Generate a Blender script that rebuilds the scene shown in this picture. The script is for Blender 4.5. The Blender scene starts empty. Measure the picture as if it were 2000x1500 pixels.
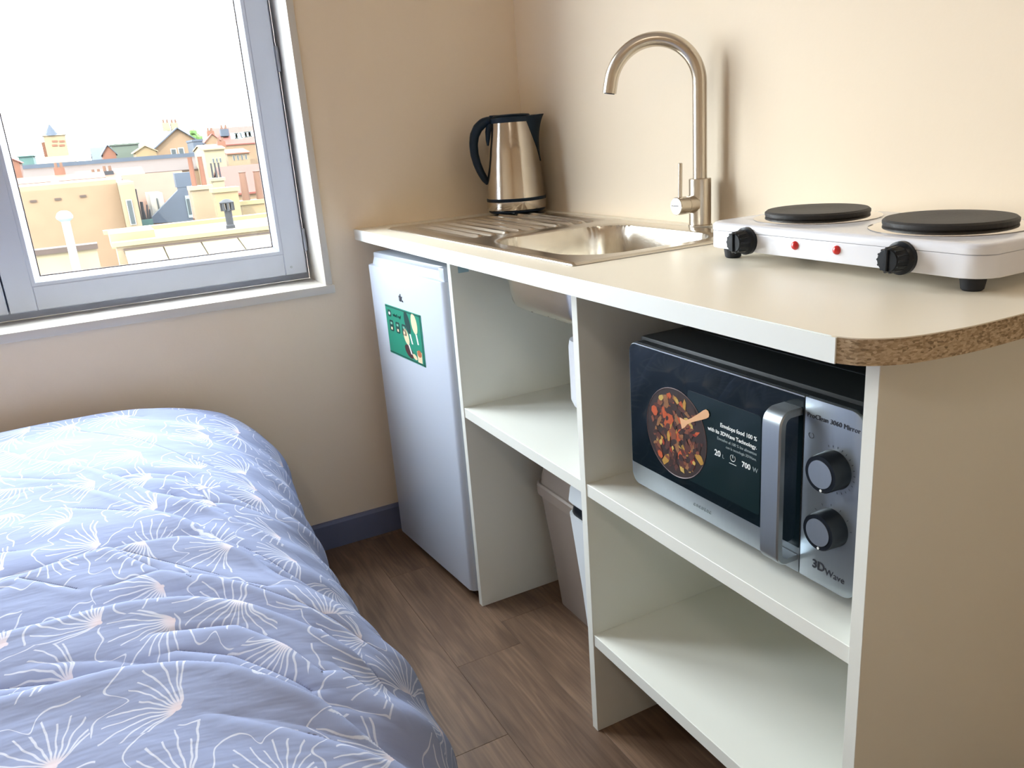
import bpy, bmesh, math, random
import numpy as np
from mathutils import Vector, Matrix, geometry
random.seed(7)
PI = math.pi
S = bpy.context.scene
COL = S.collection

# ------------------------------------------------------------------ camera
cam_d = bpy.data.cameras.new('camera')
cam_d.sensor_width = 36.0
cam_d.lens = 1573.03 * 36 / 2000
cam_d.clip_start = 0.02
cam_d.clip_end = 3000
cam = bpy.data.objects.new('camera', cam_d)
cam.location = (2.1547, -1.1632, 1.1138)
cam.rotation_euler = (math.radians(72.7484), math.radians(4.1528), math.radians(62.3159))
COL.objects.link(cam)
S.camera = cam

# ------------------------------------------------------------------ sky, sun, exposure
w = bpy.data.worlds.new('sky')
S.world = w
w.use_nodes = True
bgn = w.node_tree.nodes['Background']
bgn.inputs[0].default_value = (0.90, 0.94, 1.0, 1)
bgn.inputs[1].default_value = 9.0
sun_d = bpy.data.lights.new('sun', 'SUN')
sun_d.energy = 5.0
sun_d.color = (1.0, 0.86, 0.66)
sun_d.angle = math.radians(1.0)
sun = bpy.data.objects.new('sun', sun_d)
sun.rotation_euler = Vector((-0.62, 0.42, -0.66)).to_track_quat('-Z', 'Y').to_euler()
sun.location = (20, -15, 30)
COL.objects.link(sun)
pd = bpy.data.lights.new('window_portal', 'AREA')
pd.shape = 'RECTANGLE'
pd.size = 1.44
pd.size_y = 1.4
pd.cycles.is_portal = True
portal = bpy.data.objects.new('window_portal', pd)
portal.location = (-0.19, -1.38, 1.46)
portal.rotation_euler = Vector((1, 0, 0)).to_track_quat('-Z', 'Y').to_euler()
COL.objects.link(portal)
S.view_settings.view_transform = 'Standard'
S.view_settings.look = 'None'
S.view_settings.gamma = 1
S.view_settings.use_curve_mapping = False
S.view_settings.exposure = 1.36
S.cycles.use_denoising = True
S.cycles.max_bounces = 12
S.cycles.diffuse_bounces = 7
S.cycles.glossy_bounces = 5
S.cycles.transparent_max_bounces = 12
S.cycles.sample_clamp_indirect = 12
S.cycles.caustics_reflective = False
S.cycles.caustics_refractive = False


def at(u, v, D):
    """the point seen at photo pixel (u, v) on the plane x = -D, used to survey the far roofs"""
    d = cam.rotation_euler.to_matrix() @ Vector(((u - 1000) / 1573.03, -(v - 750) / 1573.03, -1))
    t = (-D - cam.location.x) / d.x
    return cam.location + d * t


# ------------------------------------------------------------------ node helpers
class X:
    """tiny expression wrapper that writes Math nodes"""
    def __init__(s, nt, sock): s.nt, s.s = nt, sock
    def _m(s, op, *a, clamp=False):
        n = s.nt.nodes.new('ShaderNodeMath'); n.operation = op; n.use_clamp = clamp
        for i, v in enumerate((s,) + a):
            if isinstance(v, X): s.nt.links.new(v.s, n.inputs[i])
            else: n.inputs[i].default_value = v
        return X(s.nt, n.outputs[0])
    def __add__(s, o): return s._m('ADD', o)
    __radd__ = __add__
    def __sub__(s, o): return s._m('SUBTRACT', o)
    def __rsub__(s, o): return (s * -1.0) + o
    def __mul__(s, o): return s._m('MULTIPLY', o)
    __rmul__ = __mul__
    def __truediv__(s, o): return s._m('DIVIDE', o)
    def sin(s): return s._m('SINE')
    def cos(s): return s._m('COSINE')
    def abs(s): return s._m('ABSOLUTE')
    def sqrt(s): return s._m('SQRT')
    def exp(s): return s._m('EXPONENT')
    def frac(s): return s._m('FRACT')
    def floor(s): return s._m('FLOOR')
    def max(s, o): return s._m('MAXIMUM', o)
    def min(s, o): return s._m('MINIMUM', o)
    def lt(s, o): return s._m('LESS_THAN', o)
    def gt(s, o): return s._m('GREATER_THAN', o)
    def clamp(s): return s._m('ADD', 0.0, clamp=True)
    def atan2(s, o): return s._m('ARCTAN2', o)


def new_mat(name):
    m = bpy.data.materials.new(name)
    m.use_nodes = True
    nt = m.node_tree
    return m, nt, nt.nodes['Principled BSDF']


def mat(name, col, rough=0.5, metal=0.0, var=0.05, vscale=8.0, bump=0.0, bscale=60.0, spec=0.5, coat=0.0,
        emit=None, stretch=(1, 1, 1), alpha=None):
    """plain procedural material: noise-varied colour, optional fine relief"""
    m, nt, p = new_mat(name)
    tc = nt.nodes.new('ShaderNodeTexCoord')
    mp = nt.nodes.new('ShaderNodeMapping'); mp.inputs['Scale'].default_value = stretch
    nt.links.new(tc.outputs['Object'], mp.inputs[0])
    nz = nt.nodes.new('ShaderNodeTexNoise'); nz.inputs['Scale'].default_value = vscale; nz.inputs['Detail'].default_value = 4
    nt.links.new(mp.outputs[0], nz.inputs['Vector'])
    mx = nt.nodes.new('ShaderNodeMix'); mx.data_type = 'RGBA'
    mx.inputs[6].default_value = tuple(max(0, c * (1 - var)) for c in col) + (1,)
    mx.inputs[7].default_value = tuple(min(1, c * (1 + var)) for c in col) + (1,)
    nt.links.new(nz.outputs[0], mx.inputs[0])
    nt.links.new(mx.outputs[2], p.inputs['Base Color'])
    p.inputs['Roughness'].default_value = rough
    p.inputs['Metallic'].default_value = metal
    p.inputs['Specular IOR Level'].default_value = spec
    p.inputs['Coat Weight'].default_value = coat
    p.inputs['Coat Roughness'].default_value = 0.06
    if bump:
        nb = nt.nodes.new('ShaderNodeTexNoise'); nb.inputs['Scale'].default_value = bscale; nb.inputs['Detail'].default_value = 5
        nt.links.new(mp.outputs[0], nb.inputs['Vector'])
        b = nt.nodes.new('ShaderNodeBump'); b.inputs['Strength'].default_value = bump; b.inputs['Distance'].default_value = 0.01
        nt.links.new(nb.outputs[0], b.inputs['Height'])
        nt.links.new(b.outputs[0], p.inputs['Normal'])
    if emit:
        p.inputs['Emission Color'].default_value = tuple(col) + (1,)
        p.inputs['Emission Strength'].default_value = emit
    return m


def srgb(r, g, b):
    f = lambda c: (c / 255 / 12.92) if c / 255 <= 0.04045 else ((c / 255 + 0.055) / 1.055) ** 2.4
    return (f(r), f(g), f(b))


M = {}
M['wall'] = mat('cream_wall_paint', (0.87, 0.75, 0.59), 0.75, var=0.03, vscale=2.5, bump=0.06, bscale=45, spec=0.3)
M['ceiling'] = mat('white_ceiling_paint', (0.86, 0.84, 0.80), 0.9)
M['outer'] = mat('outer_render', (0.5, 0.46, 0.42), 0.9)
M['base'] = mat('blue_grey_baseboard', srgb(104, 112, 142), 0.5, var=0.06)
M['floorbase'] = mat('floor_underlay', (0.10, 0.07, 0.05), 0.9)
M['lam'] = mat('white_melamine', (0.80, 0.82, 0.77), 0.42, var=0.02, vscale=5)
M['worktop'] = mat('cream_white_laminate', (0.85, 0.79, 0.66), 0.36, var=0.02, vscale=6)
M['edgeband'] = mat('white_edge_band', (0.80, 0.84, 0.82), 0.35, var=0.015)
M['winpaint'] = mat('white_gloss_window_paint', (0.57, 0.63, 0.76), 0.4, var=0.05, vscale=6, bump=0.05, bscale=20)
M['winside'] = mat('cream_window_board', (0.66, 0.63, 0.58), 0.45, var=0.05, vscale=5)
M['hinge'] = mat('painted_hinge', (0.42, 0.47, 0.55), 0.5, metal=0.3)
M['gasket'] = mat('dark_gasket', (0.10, 0.07, 0.06), 0.7)
M['fridge'] = mat('white_fridge_enamel', (0.58, 0.65, 0.77), 0.28, var=0.015, spec=0.5)
M['fridgegrey'] = mat('grey_fridge_trim', (0.45, 0.50, 0.58), 0.4)
M['black'] = mat('black_plastic', (0.008, 0.011, 0.016), 0.32, var=0.1, spec=0.25)
M['navy'] = mat('blue_black_kettle_plastic', (0.006, 0.020, 0.042), 0.36, var=0.08, spec=0.25)
M['rubber'] = mat('black_rubber', (0.012, 0.014, 0.02), 0.6)
M['iron'] = mat('cast_iron_plate', (0.020, 0.020, 0.021), 0.55, var=0.3, vscale=30, bump=0.1, bscale=200)
M['hobwhite'] = mat('white_hob_enamel', (0.73, 0.75, 0.82), 0.22, var=0.01, coat=0.3)
M['chrome'] = mat('chrome', (0.80, 0.76, 0.72), 0.10, metal=1.0, var=0.02)
M['silver'] = mat('brushed_silver', (0.40, 0.45, 0.49), 0.36, metal=0.85, var=0.04, vscale=10, stretch=(30, 30, 1.5))
M['silver2'] = mat('silver_plastic_strip', (0.34, 0.40, 0.45), 0.30, metal=0.7, var=0.05, vscale=5)
M['mwbody'] = mat('dark_microwave_shell', (0.020, 0.027, 0.032), 0.45, metal=0.2, var=0.15)
M['red'] = mat('red_pilot_lens', (0.55, 0.012, 0.012), 0.15, coat=0.5)
M['white'] = mat('white_print', (0.85, 0.88, 0.88), 0.5)
M['greyprint'] = mat('grey_print', (0.30, 0.36, 0.38), 0.5)
M['darkprint'] = mat('dark_print', (0.03, 0.035, 0.05), 0.5)
M['taupe'] = mat('taupe_bin_plastic', (0.29, 0.24, 0.205), 0.45, var=0.04)
M['binwhite'] = mat('white_bin_plastic', (0.74, 0.80, 0.85), 0.4, var=0.02)
M['trap'] = mat('white_pvc', (0.75, 0.78, 0.85), 0.4)
M['bracket'] = mat('zinc_bracket', (0.28, 0.42, 0.48), 0.4, metal=0.6)
M['mattress'] = mat('white_mattress_ticking', (0.7, 0.7, 0.72), 0.9)
M['bedwood'] = mat('dark_bed_wood', (0.10, 0.07, 0.05), 0.6, var=0.2, stretch=(1, 8, 8))
M['fillglass'] = mat('fill_lamp_opal', (1.0, 0.88, 0.74), 0.4, emit=11.0)  # glowing shade of the added fill lamp


def steel_mat(name, col, rough, aniso_stretch, var=0.08):
    m = mat(name, col, rough, metal=1.0, var=var, vscale=12, stretch=aniso_stretch, bump=0.03, bscale=40)
    return m


M['steel'] = steel_mat('brushed_steel_sink', (0.66, 0.62, 0.55), 0.24, (2, 40, 2))
M['kettle'] = steel_mat('polished_steel_kettle', (0.60, 0.55, 0.48), 0.15, (2, 2, 1), 0.05)
M['tap'] = steel_mat('brushed_nickel_tap', (0.60, 0.54, 0.46), 0.27, (60, 60, 2))


def glass_mat():
    m = bpy.data.materials.new('window_glass'); m.use_nodes = True
    nt = m.node_tree; nt.nodes.clear()
    o = nt.nodes.new('ShaderNodeOutputMaterial')
    t = nt.nodes.new('ShaderNodeBsdfTransparent'); t.inputs[0].default_value = (0.95, 0.97, 0.96, 1)
    g = nt.nodes.new('ShaderNodeBsdfGlossy'); g.inputs['Roughness'].default_value = 0.02
    nz = nt.nodes.new('ShaderNodeTexNoise'); nz.inputs['Scale'].default_value = 3
    mr = nt.nodes.new('ShaderNodeMapRange'); mr.inputs[3].default_value = 0.035; mr.inputs[4].default_value = 0.055
    nt.links.new(nz.outputs[0], mr.inputs[0])
    mx = nt.nodes.new('ShaderNodeMixShader')
    nt.links.new(mr.outputs[0], mx.inputs[0]); nt.links.new(t.outputs[0], mx.inputs[1]); nt.links.new(g.outputs[0], mx.inputs[2])
    nt.links.new(mx.outputs[0], o.inputs[0])
    return m


M['glass'] = glass_mat()


def door_glass():
    m = mat('black_mirror_glass', (0.004, 0.009, 0.012), 0.04, var=0.1, spec=0.5)
    m.node_tree.nodes['Principled BSDF'].inputs['IOR'].default_value = 1.33
    return m


M['mirror'] = door_glass()


def chipboard():
    m, nt, p = new_mat('raw_chipboard_edge')
    tc = nt.nodes.new('ShaderNodeTexCoord')
    mp = nt.nodes.new('ShaderNodeMapping'); mp.inputs['Scale'].default_value = (1, 1, 2.2)
    nt.links.new(tc.outputs['Object'], mp.inputs[0])
    v = nt.nodes.new('ShaderNodeTexVoronoi'); v.inputs['Scale'].default_value = 240
    nt.links.new(mp.outputs[0], v.inputs['Vector'])
    n = nt.nodes.new('ShaderNodeTexNoise'); n.inputs['Scale'].default_value = 130; n.inputs['Detail'].default_value = 6
    nt.links.new(mp.outputs[0], n.inputs['Vector'])
    cr = nt.nodes.new('ShaderNodeValToRGB')
    e = cr.color_ramp.elements
    e[0].position = 0.05; e[0].color = srgb(92, 78, 60) + (1,)
    e[1].position = 0.95; e[1].color = srgb(220, 203, 174) + (1,)
    k = cr.color_ramp.elements.new(0.45); k.color = srgb(176, 154, 124) + (1,)
    sp = nt.nodes.new('ShaderNodeSeparateColor'); nt.links.new(v.outputs['Color'], sp.inputs[0])
    mix = X(nt, sp.outputs[0]) * 0.55 + X(nt, n.outputs[0]) * 0.5
    nt.links.new(mix.s, cr.inputs[0])
    nt.links.new(cr.outputs[0], p.inputs['Base Color'])
    b = nt.nodes.new('ShaderNodeBump'); b.inputs['Strength'].default_value = 0.5; b.inputs['Distance'].default_value = 0.002
    nt.links.new(mix.s, b.inputs['Height']); nt.links.new(b.outputs[0], p.inputs['Normal'])
    p.inputs['Roughness'].default_value = 0.9
    return m


M['chip'] = chipboard()


def plank_mat():
    m, nt, p = new_mat('brown_grey_oak_vinyl')
    tc = nt.nodes.new('ShaderNodeTexCoord')
    oi = nt.nodes.new('ShaderNodeObjectInfo')
    sx = nt.nodes.new('ShaderNodeSeparateXYZ'); nt.links.new(tc.outputs['Object'], sx.inputs[0])
    x, y = X(nt, sx.outputs[0]), X(nt, sx.outputs[1])
    rnd = X(nt, oi.outputs['Random'])
    cx = nt.nodes.new('ShaderNodeCombineXYZ')
    nt.links.new((x * 1.3 + rnd * 37.0).s, cx.inputs[0]); nt.links.new((y * 14.0 + rnd * 11.0).s, cx.inputs[1]); nt.links.new((rnd * 50.0).s, cx.inputs[2])
    n1 = nt.nodes.new('ShaderNodeTexNoise'); n1.inputs['Scale'].default_value = 1.6; n1.inputs['Detail'].default_value = 3; n1.inputs['Distortion'].default_value = 0.6
    nt.links.new(cx.outputs[0], n1.inputs['Vector'])
    rings = (X(nt, n1.outputs[0]) * 34.0).sin() * 0.5 + 0.5
    cx2 = nt.nodes.new('ShaderNodeCombineXYZ')
    nt.links.new((x * 5.0 + rnd * 9.0).s, cx2.inputs[0]); nt.links.new((y * 220.0).s, cx2.inputs[1]); nt.links.new((rnd * 20.0).s, cx2.inputs[2])
    n2 = nt.nodes.new('ShaderNodeTexNoise'); n2.inputs['Scale'].default_value = 1.0; n2.inputs['Detail'].default_value = 5
    nt.links.new(cx2.outputs[0], n2.inputs['Vector'])
    cx3 = nt.nodes.new('ShaderNodeCombineXYZ')
    nt.links.new((x * 2.0 + rnd * 5.0).s, cx3.inputs[0]); nt.links.new((y * 7.0 + rnd * 3.0).s, cx3.inputs[1])
    n3 = nt.nodes.new('ShaderNodeTexNoise'); n3.inputs['Scale'].default_value = 1.4; n3.inputs['Detail'].default_value = 4
    nt.links.new(cx3.outputs[0], n3.inputs['Vector'])
    f = X(nt, n3.outputs[0]) * 0.85 + X(nt, n2.outputs[0]) * 0.40 + rings * 0.13 + rnd * 0.12 - 0.25
    cr = nt.nodes.new('ShaderNodeValToRGB')
    e = cr.color_ramp.elements
    e[0].position = 0.15; e[0].color = srgb(76, 56, 43) + (1,)
    e[1].position = 0.85; e[1].color = srgb(152, 124, 101) + (1,)
    k = cr.color_ramp.elements.new(0.5); k.color = srgb(114, 90, 72) + (1,)
    nt.links.new(f.s, cr.inputs[0])
    nt.links.new(cr.outputs[0], p.inputs['Base Color'])
    p.inputs['Roughness'].default_value = 0.48
    b = nt.nodes.new('ShaderNodeBump'); b.inputs['Strength'].default_value = 0.25; b.inputs['Distance'].default_value = 0.001
    nt.links.new(n2.outputs[0], b.inputs['Height']); nt.links.new(b.outputs[0], p.inputs['Normal'])
    return m


M['plank'] = plank_mat()


def duvet_mat():
    """blue-lavender cotton printed with white outlined ginkgo leaves, in the cloth's own UVs (metres)"""
    m, nt, p = new_mat('ginkgo_print_cotton')
    uvn = nt.nodes.new('ShaderNodeUVMap'); uvn.uv_map = 'cloth'
    nz = nt.nodes.new('ShaderNodeTexNoise'); nz.inputs['Scale'].default_value = 22; nz.inputs['Detail'].default_value = 2
    nt.links.new(uvn.outputs[0], nz.inputs['Vector'])
    sc = nt.nodes.new('ShaderNodeSeparateColor'); nt.links.new(nz.outputs['Color'], sc.inputs[0])
    su = nt.nodes.new('ShaderNodeSeparateXYZ'); nt.links.new(uvn.outputs[0], su.inputs[0])
    u = X(nt, su.outputs[0]) + (X(nt, sc.outputs[0]) - 0.5) * 0.016
    v = X(nt, su.outputs[1]) + (X(nt, sc.outputs[1]) - 0.5) * 0.016
    line = None
    pink = None
    for li, (ou, ov, scale, ang0, angr, R0) in enumerate([(0.0, 0.0, 8.6, 1.57, 3.0, 0.098)]):
        cc = nt.nodes.new('ShaderNodeCombineXYZ')
        nt.links.new((u + ou).s, cc.inputs[0]); nt.links.new((v + ov).s, cc.inputs[1])
        vo = nt.nodes.new('ShaderNodeTexVoronoi'); vo.voronoi_dimensions = '2D'; vo.inputs['Scale'].default_value = scale; vo.inputs['Randomness'].default_value = 0.45
        nt.links.new(cc.outputs[0], vo.inputs['Vector'])
        ps = nt.nodes.new('ShaderNodeSeparateXYZ'); nt.links.new(vo.outputs['Position'], ps.inputs[0])
        cs = nt.nodes.new('ShaderNodeSeparateColor'); nt.links.new(vo.outputs['Color'], cs.inputs[0])
        r1, r2, r3 = (X(nt, cs.outputs[i]) for i in range(3))
        lx = u + ou - X(nt, ps.outputs[0]); ly = v + ov - X(nt, ps.outputs[1])
        phi = (r1 - 0.5) * angr + ang0
        c, s = phi.cos(), phi.sin()
        qx = c * lx + s * ly + R0 * 0.56
        qy = c * ly - s * lx
        r = (qx * qx + qy * qy).sqrt()
        th = qy.atan2(qx) + (r - 0.03) * (r2 - 0.5) * 9.0
        A = 1.22
        R = ((th * 5.0 + r3 * 6.0).sin() * 0.07 + (th * 13.0 + r2 * 6.0).sin() * 0.03 + 0.98) * R0 - (th * th * -60.0).exp() * (R0 * 0.25)
        wd = 0.0011
        ath = th.abs()
        infan = ath.lt(A + 0.02)
        # veins
        dl = 2 * A / 11
        kk = th / dl + 0.5
        fr = (kk.frac() - 0.5).abs() * dl
        ln = ((kk.floor() * 12.9898 + r3 * 40.0).sin() * 43758.5).frac()
        dv = (r * fr)
        vein = ((wd - dv) / 0.0006 + 0.5).clamp() * r.lt(R * (ln.abs() * 0.28 + 0.68)) * infan
        # outline and sides
        do = (r - R).abs()
        outl = ((wd * 1.1 - do) / 0.0006 + 0.5).clamp() * infan
        ds = (ath - A).abs() * r
        side = ((wd * 1.1 - ds) / 0.0006 + 0.5).clamp() * r.lt(R)
        core = ((0.0036 - r) / 0.0012).clamp()
        tot = vein.max(outl).max(side).max(core)
        pk = ((0.020 - r) / 0.018).clamp() * tot
        if li == 1:
            tot = tot * r2.gt(0.5)
            pk = pk * r2.gt(0.5)
        line = tot if line is None else line.max(tot)
        pink = pk if pink is None else pink.max(pk)
    n2 = nt.nodes.new('ShaderNodeTexNoise'); n2.inputs['Scale'].default_value = 5
    nt.links.new(uvn.outputs[0], n2.inputs['Vector'])
    m0 = nt.nodes.new('ShaderNodeMix'); m0.data_type = 'RGBA'
    m0.inputs[6].default_value = (0.29, 0.345, 0.54, 1); m0.inputs[7].default_value = (0.325, 0.38, 0.58, 1)
    nt.links.new(n2.outputs[0], m0.inputs[0])
    m1 = nt.nodes.new('ShaderNodeMix'); m1.data_type = 'RGBA'
    nt.links.new(line.s, m1.inputs[0]); nt.links.new(m0.outputs[2], m1.inputs[6]); m1.inputs[7].default_value = (0.62, 0.66, 0.79, 1)
    m2 = nt.nodes.new('ShaderNodeMix'); m2.data_type = 'RGBA'
    nt.links.new(pink.s, m2.inputs[0]); nt.links.new(m1.outputs[2], m2.inputs[6]); m2.inputs[7].default_value = (0.76, 0.67, 0.74, 1)
    nt.links.new(m2.outputs[2], p.inputs['Base Color'])
    p.inputs['Roughness'].default_value = 0.9
    p.inputs['Specular IOR Level'].default_value = 0.15
    # crumple relief
    n3 = nt.nodes.new('ShaderNodeTexNoise'); n3.inputs['Scale'].default_value = 30; n3.inputs['Detail'].default_value = 3
    mpp = nt.nodes.new('ShaderNodeMapping'); mpp.inputs['Scale'].default_value = (1.0, 0.25, 1)
    nt.links.new(uvn.outputs[0], mpp.inputs[0]); nt.links.new(mpp.outputs[0], n3.inputs['Vector'])
    b = nt.nodes.new('ShaderNodeBump'); b.inputs['Strength'].default_value = 0.35; b.inputs['Distance'].default_value = 0.01
    nt.links.new(n3.outputs[0], b.inputs['Height']); nt.links.new(b.outputs[0], p.inputs['Normal'])
    return m


M['duvet'] = duvet_mat()


# ------------------------------------------------------------------ object helpers
def empty(name, loc=(0, 0, 0), rz=0.0, parent=None, **props):
    o = bpy.data.objects.new(name, None)
    o.empty_display_size = 0.05
    o.location = loc
    o.rotation_euler = (0, 0, rz)
    COL.objects.link(o)
    if parent: o.parent = parent
    for k, v in props.items(): o[k] = v
    return o


def thing(name, label, cat, loc=(0, 0, 0), rz=0.0, group=None):
    o = empty(name, loc, rz)
    o['label'] = label; o['category'] = cat
    if group: o['group'] = group
    return o


def root_of(o):
    while o.parent: o = o.parent
    return o


def obj(name, bm, m, parent=None, smooth=False, local=False, **props):
    """link a bmesh as one object. World coordinates are moved into the parent's frame unless local."""
    me = bpy.data.meshes.new(name)
    if parent is not None and not local:
        off = Vector(root_of(parent).location)
        bmesh.ops.translate(bm, verts=bm.verts, vec=-off)
    bmesh.ops.recalc_face_normals(bm, faces=bm.faces)
    bm.to_mesh(me); bm.free()
    for mm in (m if isinstance(m, (list, tuple)) else [m]): me.materials.append(mm)
    if smooth:
        me.polygons.foreach_set('use_smooth', [True] * len(me.polygons))
        try: me.set_sharp_from_angle(angle=math.radians(32))
        except Exception: pass
    o = bpy.data.objects.new(name, me)
    COL.objects.link(o)
    if parent is not None: o.parent = parent
    for k, v in props.items(): o[k] = v
    return o


def tag(o, label, cat, group=None):
    o['label'] = label; o['category'] = cat
    if group: o['group'] = group
    return o


def center_origin(o):
    """move a top-level mesh's origin to the centre of its base"""
    me = o.data
    n = len(me.vertices); a = np.empty(n * 3); me.vertices.foreach_get('co', a); a = a.reshape(-1, 3)
    c = Vector(((a[:, 0].min() + a[:, 0].max()) / 2, (a[:, 1].min() + a[:, 1].max()) / 2, a[:, 2].min()))
    me.transform(Matrix.Translation(-c)); o.location = c
    return o


def B(): return bmesh.new()


def add_box(bm, x0, x1, y0, y1, z0, z1, bev=0.0, seg=2):
    vs = [bm.verts.new((x, y, z)) for x in (x0, x1) for y in (y0, y1) for z in (z0, z1)]
    f = [(0, 1, 3, 2), (4, 6, 7, 5), (0, 4, 5, 1), (2, 3, 7, 6), (0, 2, 6, 4), (1, 5, 7, 3)]
    fs = [bm.faces.new([vs[i] for i in q]) for q in f]
    if bev > 0:
        es = {e for fc in fs for e in fc.edges}
        bmesh.ops.bevel(bm, geom=list(es), offset=bev, segments=seg, profile=0.6, affect='EDGES')
    return bm


def box(name, x0, x1, y0, y1, z0, z1, m, parent=None, bev=0.0, seg=2, smooth=None, local=False, **props):
    return obj(name, add_box(B(), x0, x1, y0, y1, z0, z1, bev, seg), m, parent, smooth=(bev > 0) if smooth is None else smooth, local=local, **props)


def frame_of(d):
    d = Vector(d).normalized()
    up = Vector((0, 0, 1)) if abs(d.z) < 0.95 else Vector((1, 0, 0))
    a = d.cross(up).normalized(); b = d.cross(a).normalized()
    return a, b


def add_lathe(bm, prof, n=40, origin=(0, 0, 0), axis=(0, 0, 1), caps=True):
    """prof: list of (radius, height) along axis"""
    ax = Vector(axis).normalized(); a, b = frame_of(ax); o = Vector(origin)
    rings = []
    for r, h in prof:
        if r < 1e-6: rings.append([bm.verts.new(o + ax * h)])
        else: rings.append([bm.verts.new(o + ax * h + a * (r * math.cos(2 * PI * i / n)) + b * (r * math.sin(2 * PI * i / n))) for i in range(n)])
    for p, q in zip(rings, rings[1:]):
        for i in range(n):
            j = (i + 1) % n
            if len(p) == 1 and len(q) == 1: continue
            if len(p) == 1: bm.faces.new((p[0], q[i], q[j]))
            elif len(q) == 1: bm.faces.new((p[i], p[j], q[0]))
            else: bm.faces.new((p[i], p[j], q[j], q[i]))
    if caps:
        for rg in (rings[0], rings[-1]):
            if len(rg) > 1: bm.faces.new(rg)
    return bm


def lathe(name, prof, m, parent=None, n=40, origin=(0, 0, 0), axis=(0, 0, 1), local=False, caps=True, smooth=True, **props):
    return obj(name, add_lathe(B(), prof, n, origin, axis, caps), m, parent, smooth=smooth, local=local, **props)


def add_tube(bm, pts, rads, n=16, flat=1.0, up=None):
    pts = [Vector(p) for p in pts]
    if not hasattr(rads, '__len__'): rads = [rads] * len(pts)
    rings = []
    prev = None
    for i, p in enumerate(pts):
        t = (pts[min(i + 1, len(pts) - 1)] - pts[max(i - 1, 0)]).normalized()
        if prev is None:
            a, _ = frame_of(t)
            if up is not None: a = (Vector(up) - t * Vector(up).dot(t)).normalized()
        else: a = (prev - t * prev.dot(t)).normalized()
        prev = a; b = t.cross(a)
        rings.append([bm.verts.new(p + a * (rads[i] * math.cos(2 * PI * k / n)) + b * (rads[i] * flat * math.sin(2 * PI * k / n))) for k in range(n)])
    for p, q in zip(rings, rings[1:]):
        for k in range(n): bm.faces.new((p[k], p[(k + 1) % n], q[(k + 1) % n], q[k]))
    bm.faces.new(rings[0]); bm.faces.new(rings[-1])
    return bm


def rrect(x0, x1, y0, y1, r, n=6):
    rr = r if hasattr(r, '__len__') else (r,) * 4      # order: (x0,y0) (x1,y0) (x1,y1) (x0,y1)
    out = []
    for (cx, cy, a0, q) in ((x0, y0, PI, rr[0]), (x1, y0, 1.5 * PI, rr[1]), (x1, y1, 0, rr[2]), (x0, y1, 0.5 * PI, rr[3])):
        px = cx + q if cx == x0 else cx - q
        py = cy + q if cy == y0 else cy - q
        if q <= 1e-6: out.append((cx, cy)); continue
        for i in range(n + 1):
            a = a0 + 0.5 * PI * i / n
            out.append((px + q * math.cos(a), py + q * math.sin(a)))
    return out


def add_prism(bm, pts, h0, h1, plane='xy', bev=0.0):
    """extrude a 2D outline; plane 'xy' -> along z, 'xz' -> along y, 'yz' -> along x"""
    def P(a, b, h):
        return {'xy': (a, b, h), 'xz': (a, h, b), 'yz': (h, a, b)}[plane]
    lo = [bm.verts.new(P(a, b, h0)) for a, b in pts]
    hi = [bm.verts.new(P(a, b, h1)) for a, b in pts]
    n = len(pts)
    f0 = bm.faces.new(lo[::-1]); f1 = bm.faces.new(hi)
    for i in range(n): bm.faces.new((lo[i], lo[(i + 1) % n], hi[(i + 1) % n], hi[i]))
    if bev:
        es = list(set(list(f0.edges) + list(f1.edges)))
        bmesh.ops.bevel(bm, geom=es, offset=bev, segments=2, profile=0.5, affect='EDGES')
    return bm


def prism(name, pts, h0, h1, m, parent=None, plane='xy', bev=0.0, smooth=True, local=False, **props):
    return obj(name, add_prism(B(), pts, h0, h1, plane, bev), m, parent, smooth=smooth, local=local, **props)


def text_bm(body, size, align='LEFT', bold=0.0, depth=0.0003, spacing=1.0):
    c = bpy.data.curves.new('t', 'FONT')
    c.body = body; c.size = size; c.align_x = align; c.extrude = depth; c.offset = bold; c.space_character = spacing
    c.resolution_u = 3
    o = bpy.data.objects.new('t', c); COL.objects.link(o)
    bpy.context.view_layer.update()
    dg = bpy.context.evaluated_depsgraph_get()
    me = bpy.data.meshes.new_from_object(o.evaluated_get(dg))
    bm = B(); bm.from_mesh(me)
    bpy.data.objects.remove(o); bpy.data.curves.remove(c); bpy.data.meshes.remove(me)
    return bm


def text(name, body, size, pos, m, parent, align='LEFT', bold=0.0, local=False, sx=1.0, spacing=1.0, fit=None):
    """lettering on a surface that faces -y; fit scales it to a width"""
    bm = text_bm(body, size, align, bold, spacing=spacing)
    if fit:
        xs_ = [v.co.x for v in bm.verts]; k_ = fit / (max(xs_) - min(xs_))
        for v in bm.verts: v.co = (v.co.x * k_, v.co.y * k_, v.co.z)
    for v in bm.verts:
        x, y, z = v.co
        v.co = (pos[0] + x * sx, pos[1] - z, pos[2] + y)
    return obj(name, bm, m, parent, local=local)


# ================================================================== ROOM SHELL
RX, RY, RZ = 4.2, -3.2, 2.5
WY0, WY1, WZ0, WZ1 = -2.128, -0.633, 0.762, 2.16       # window opening between its boards


def struct(o):
    o['kind'] = 'structure'
    return o


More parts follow.
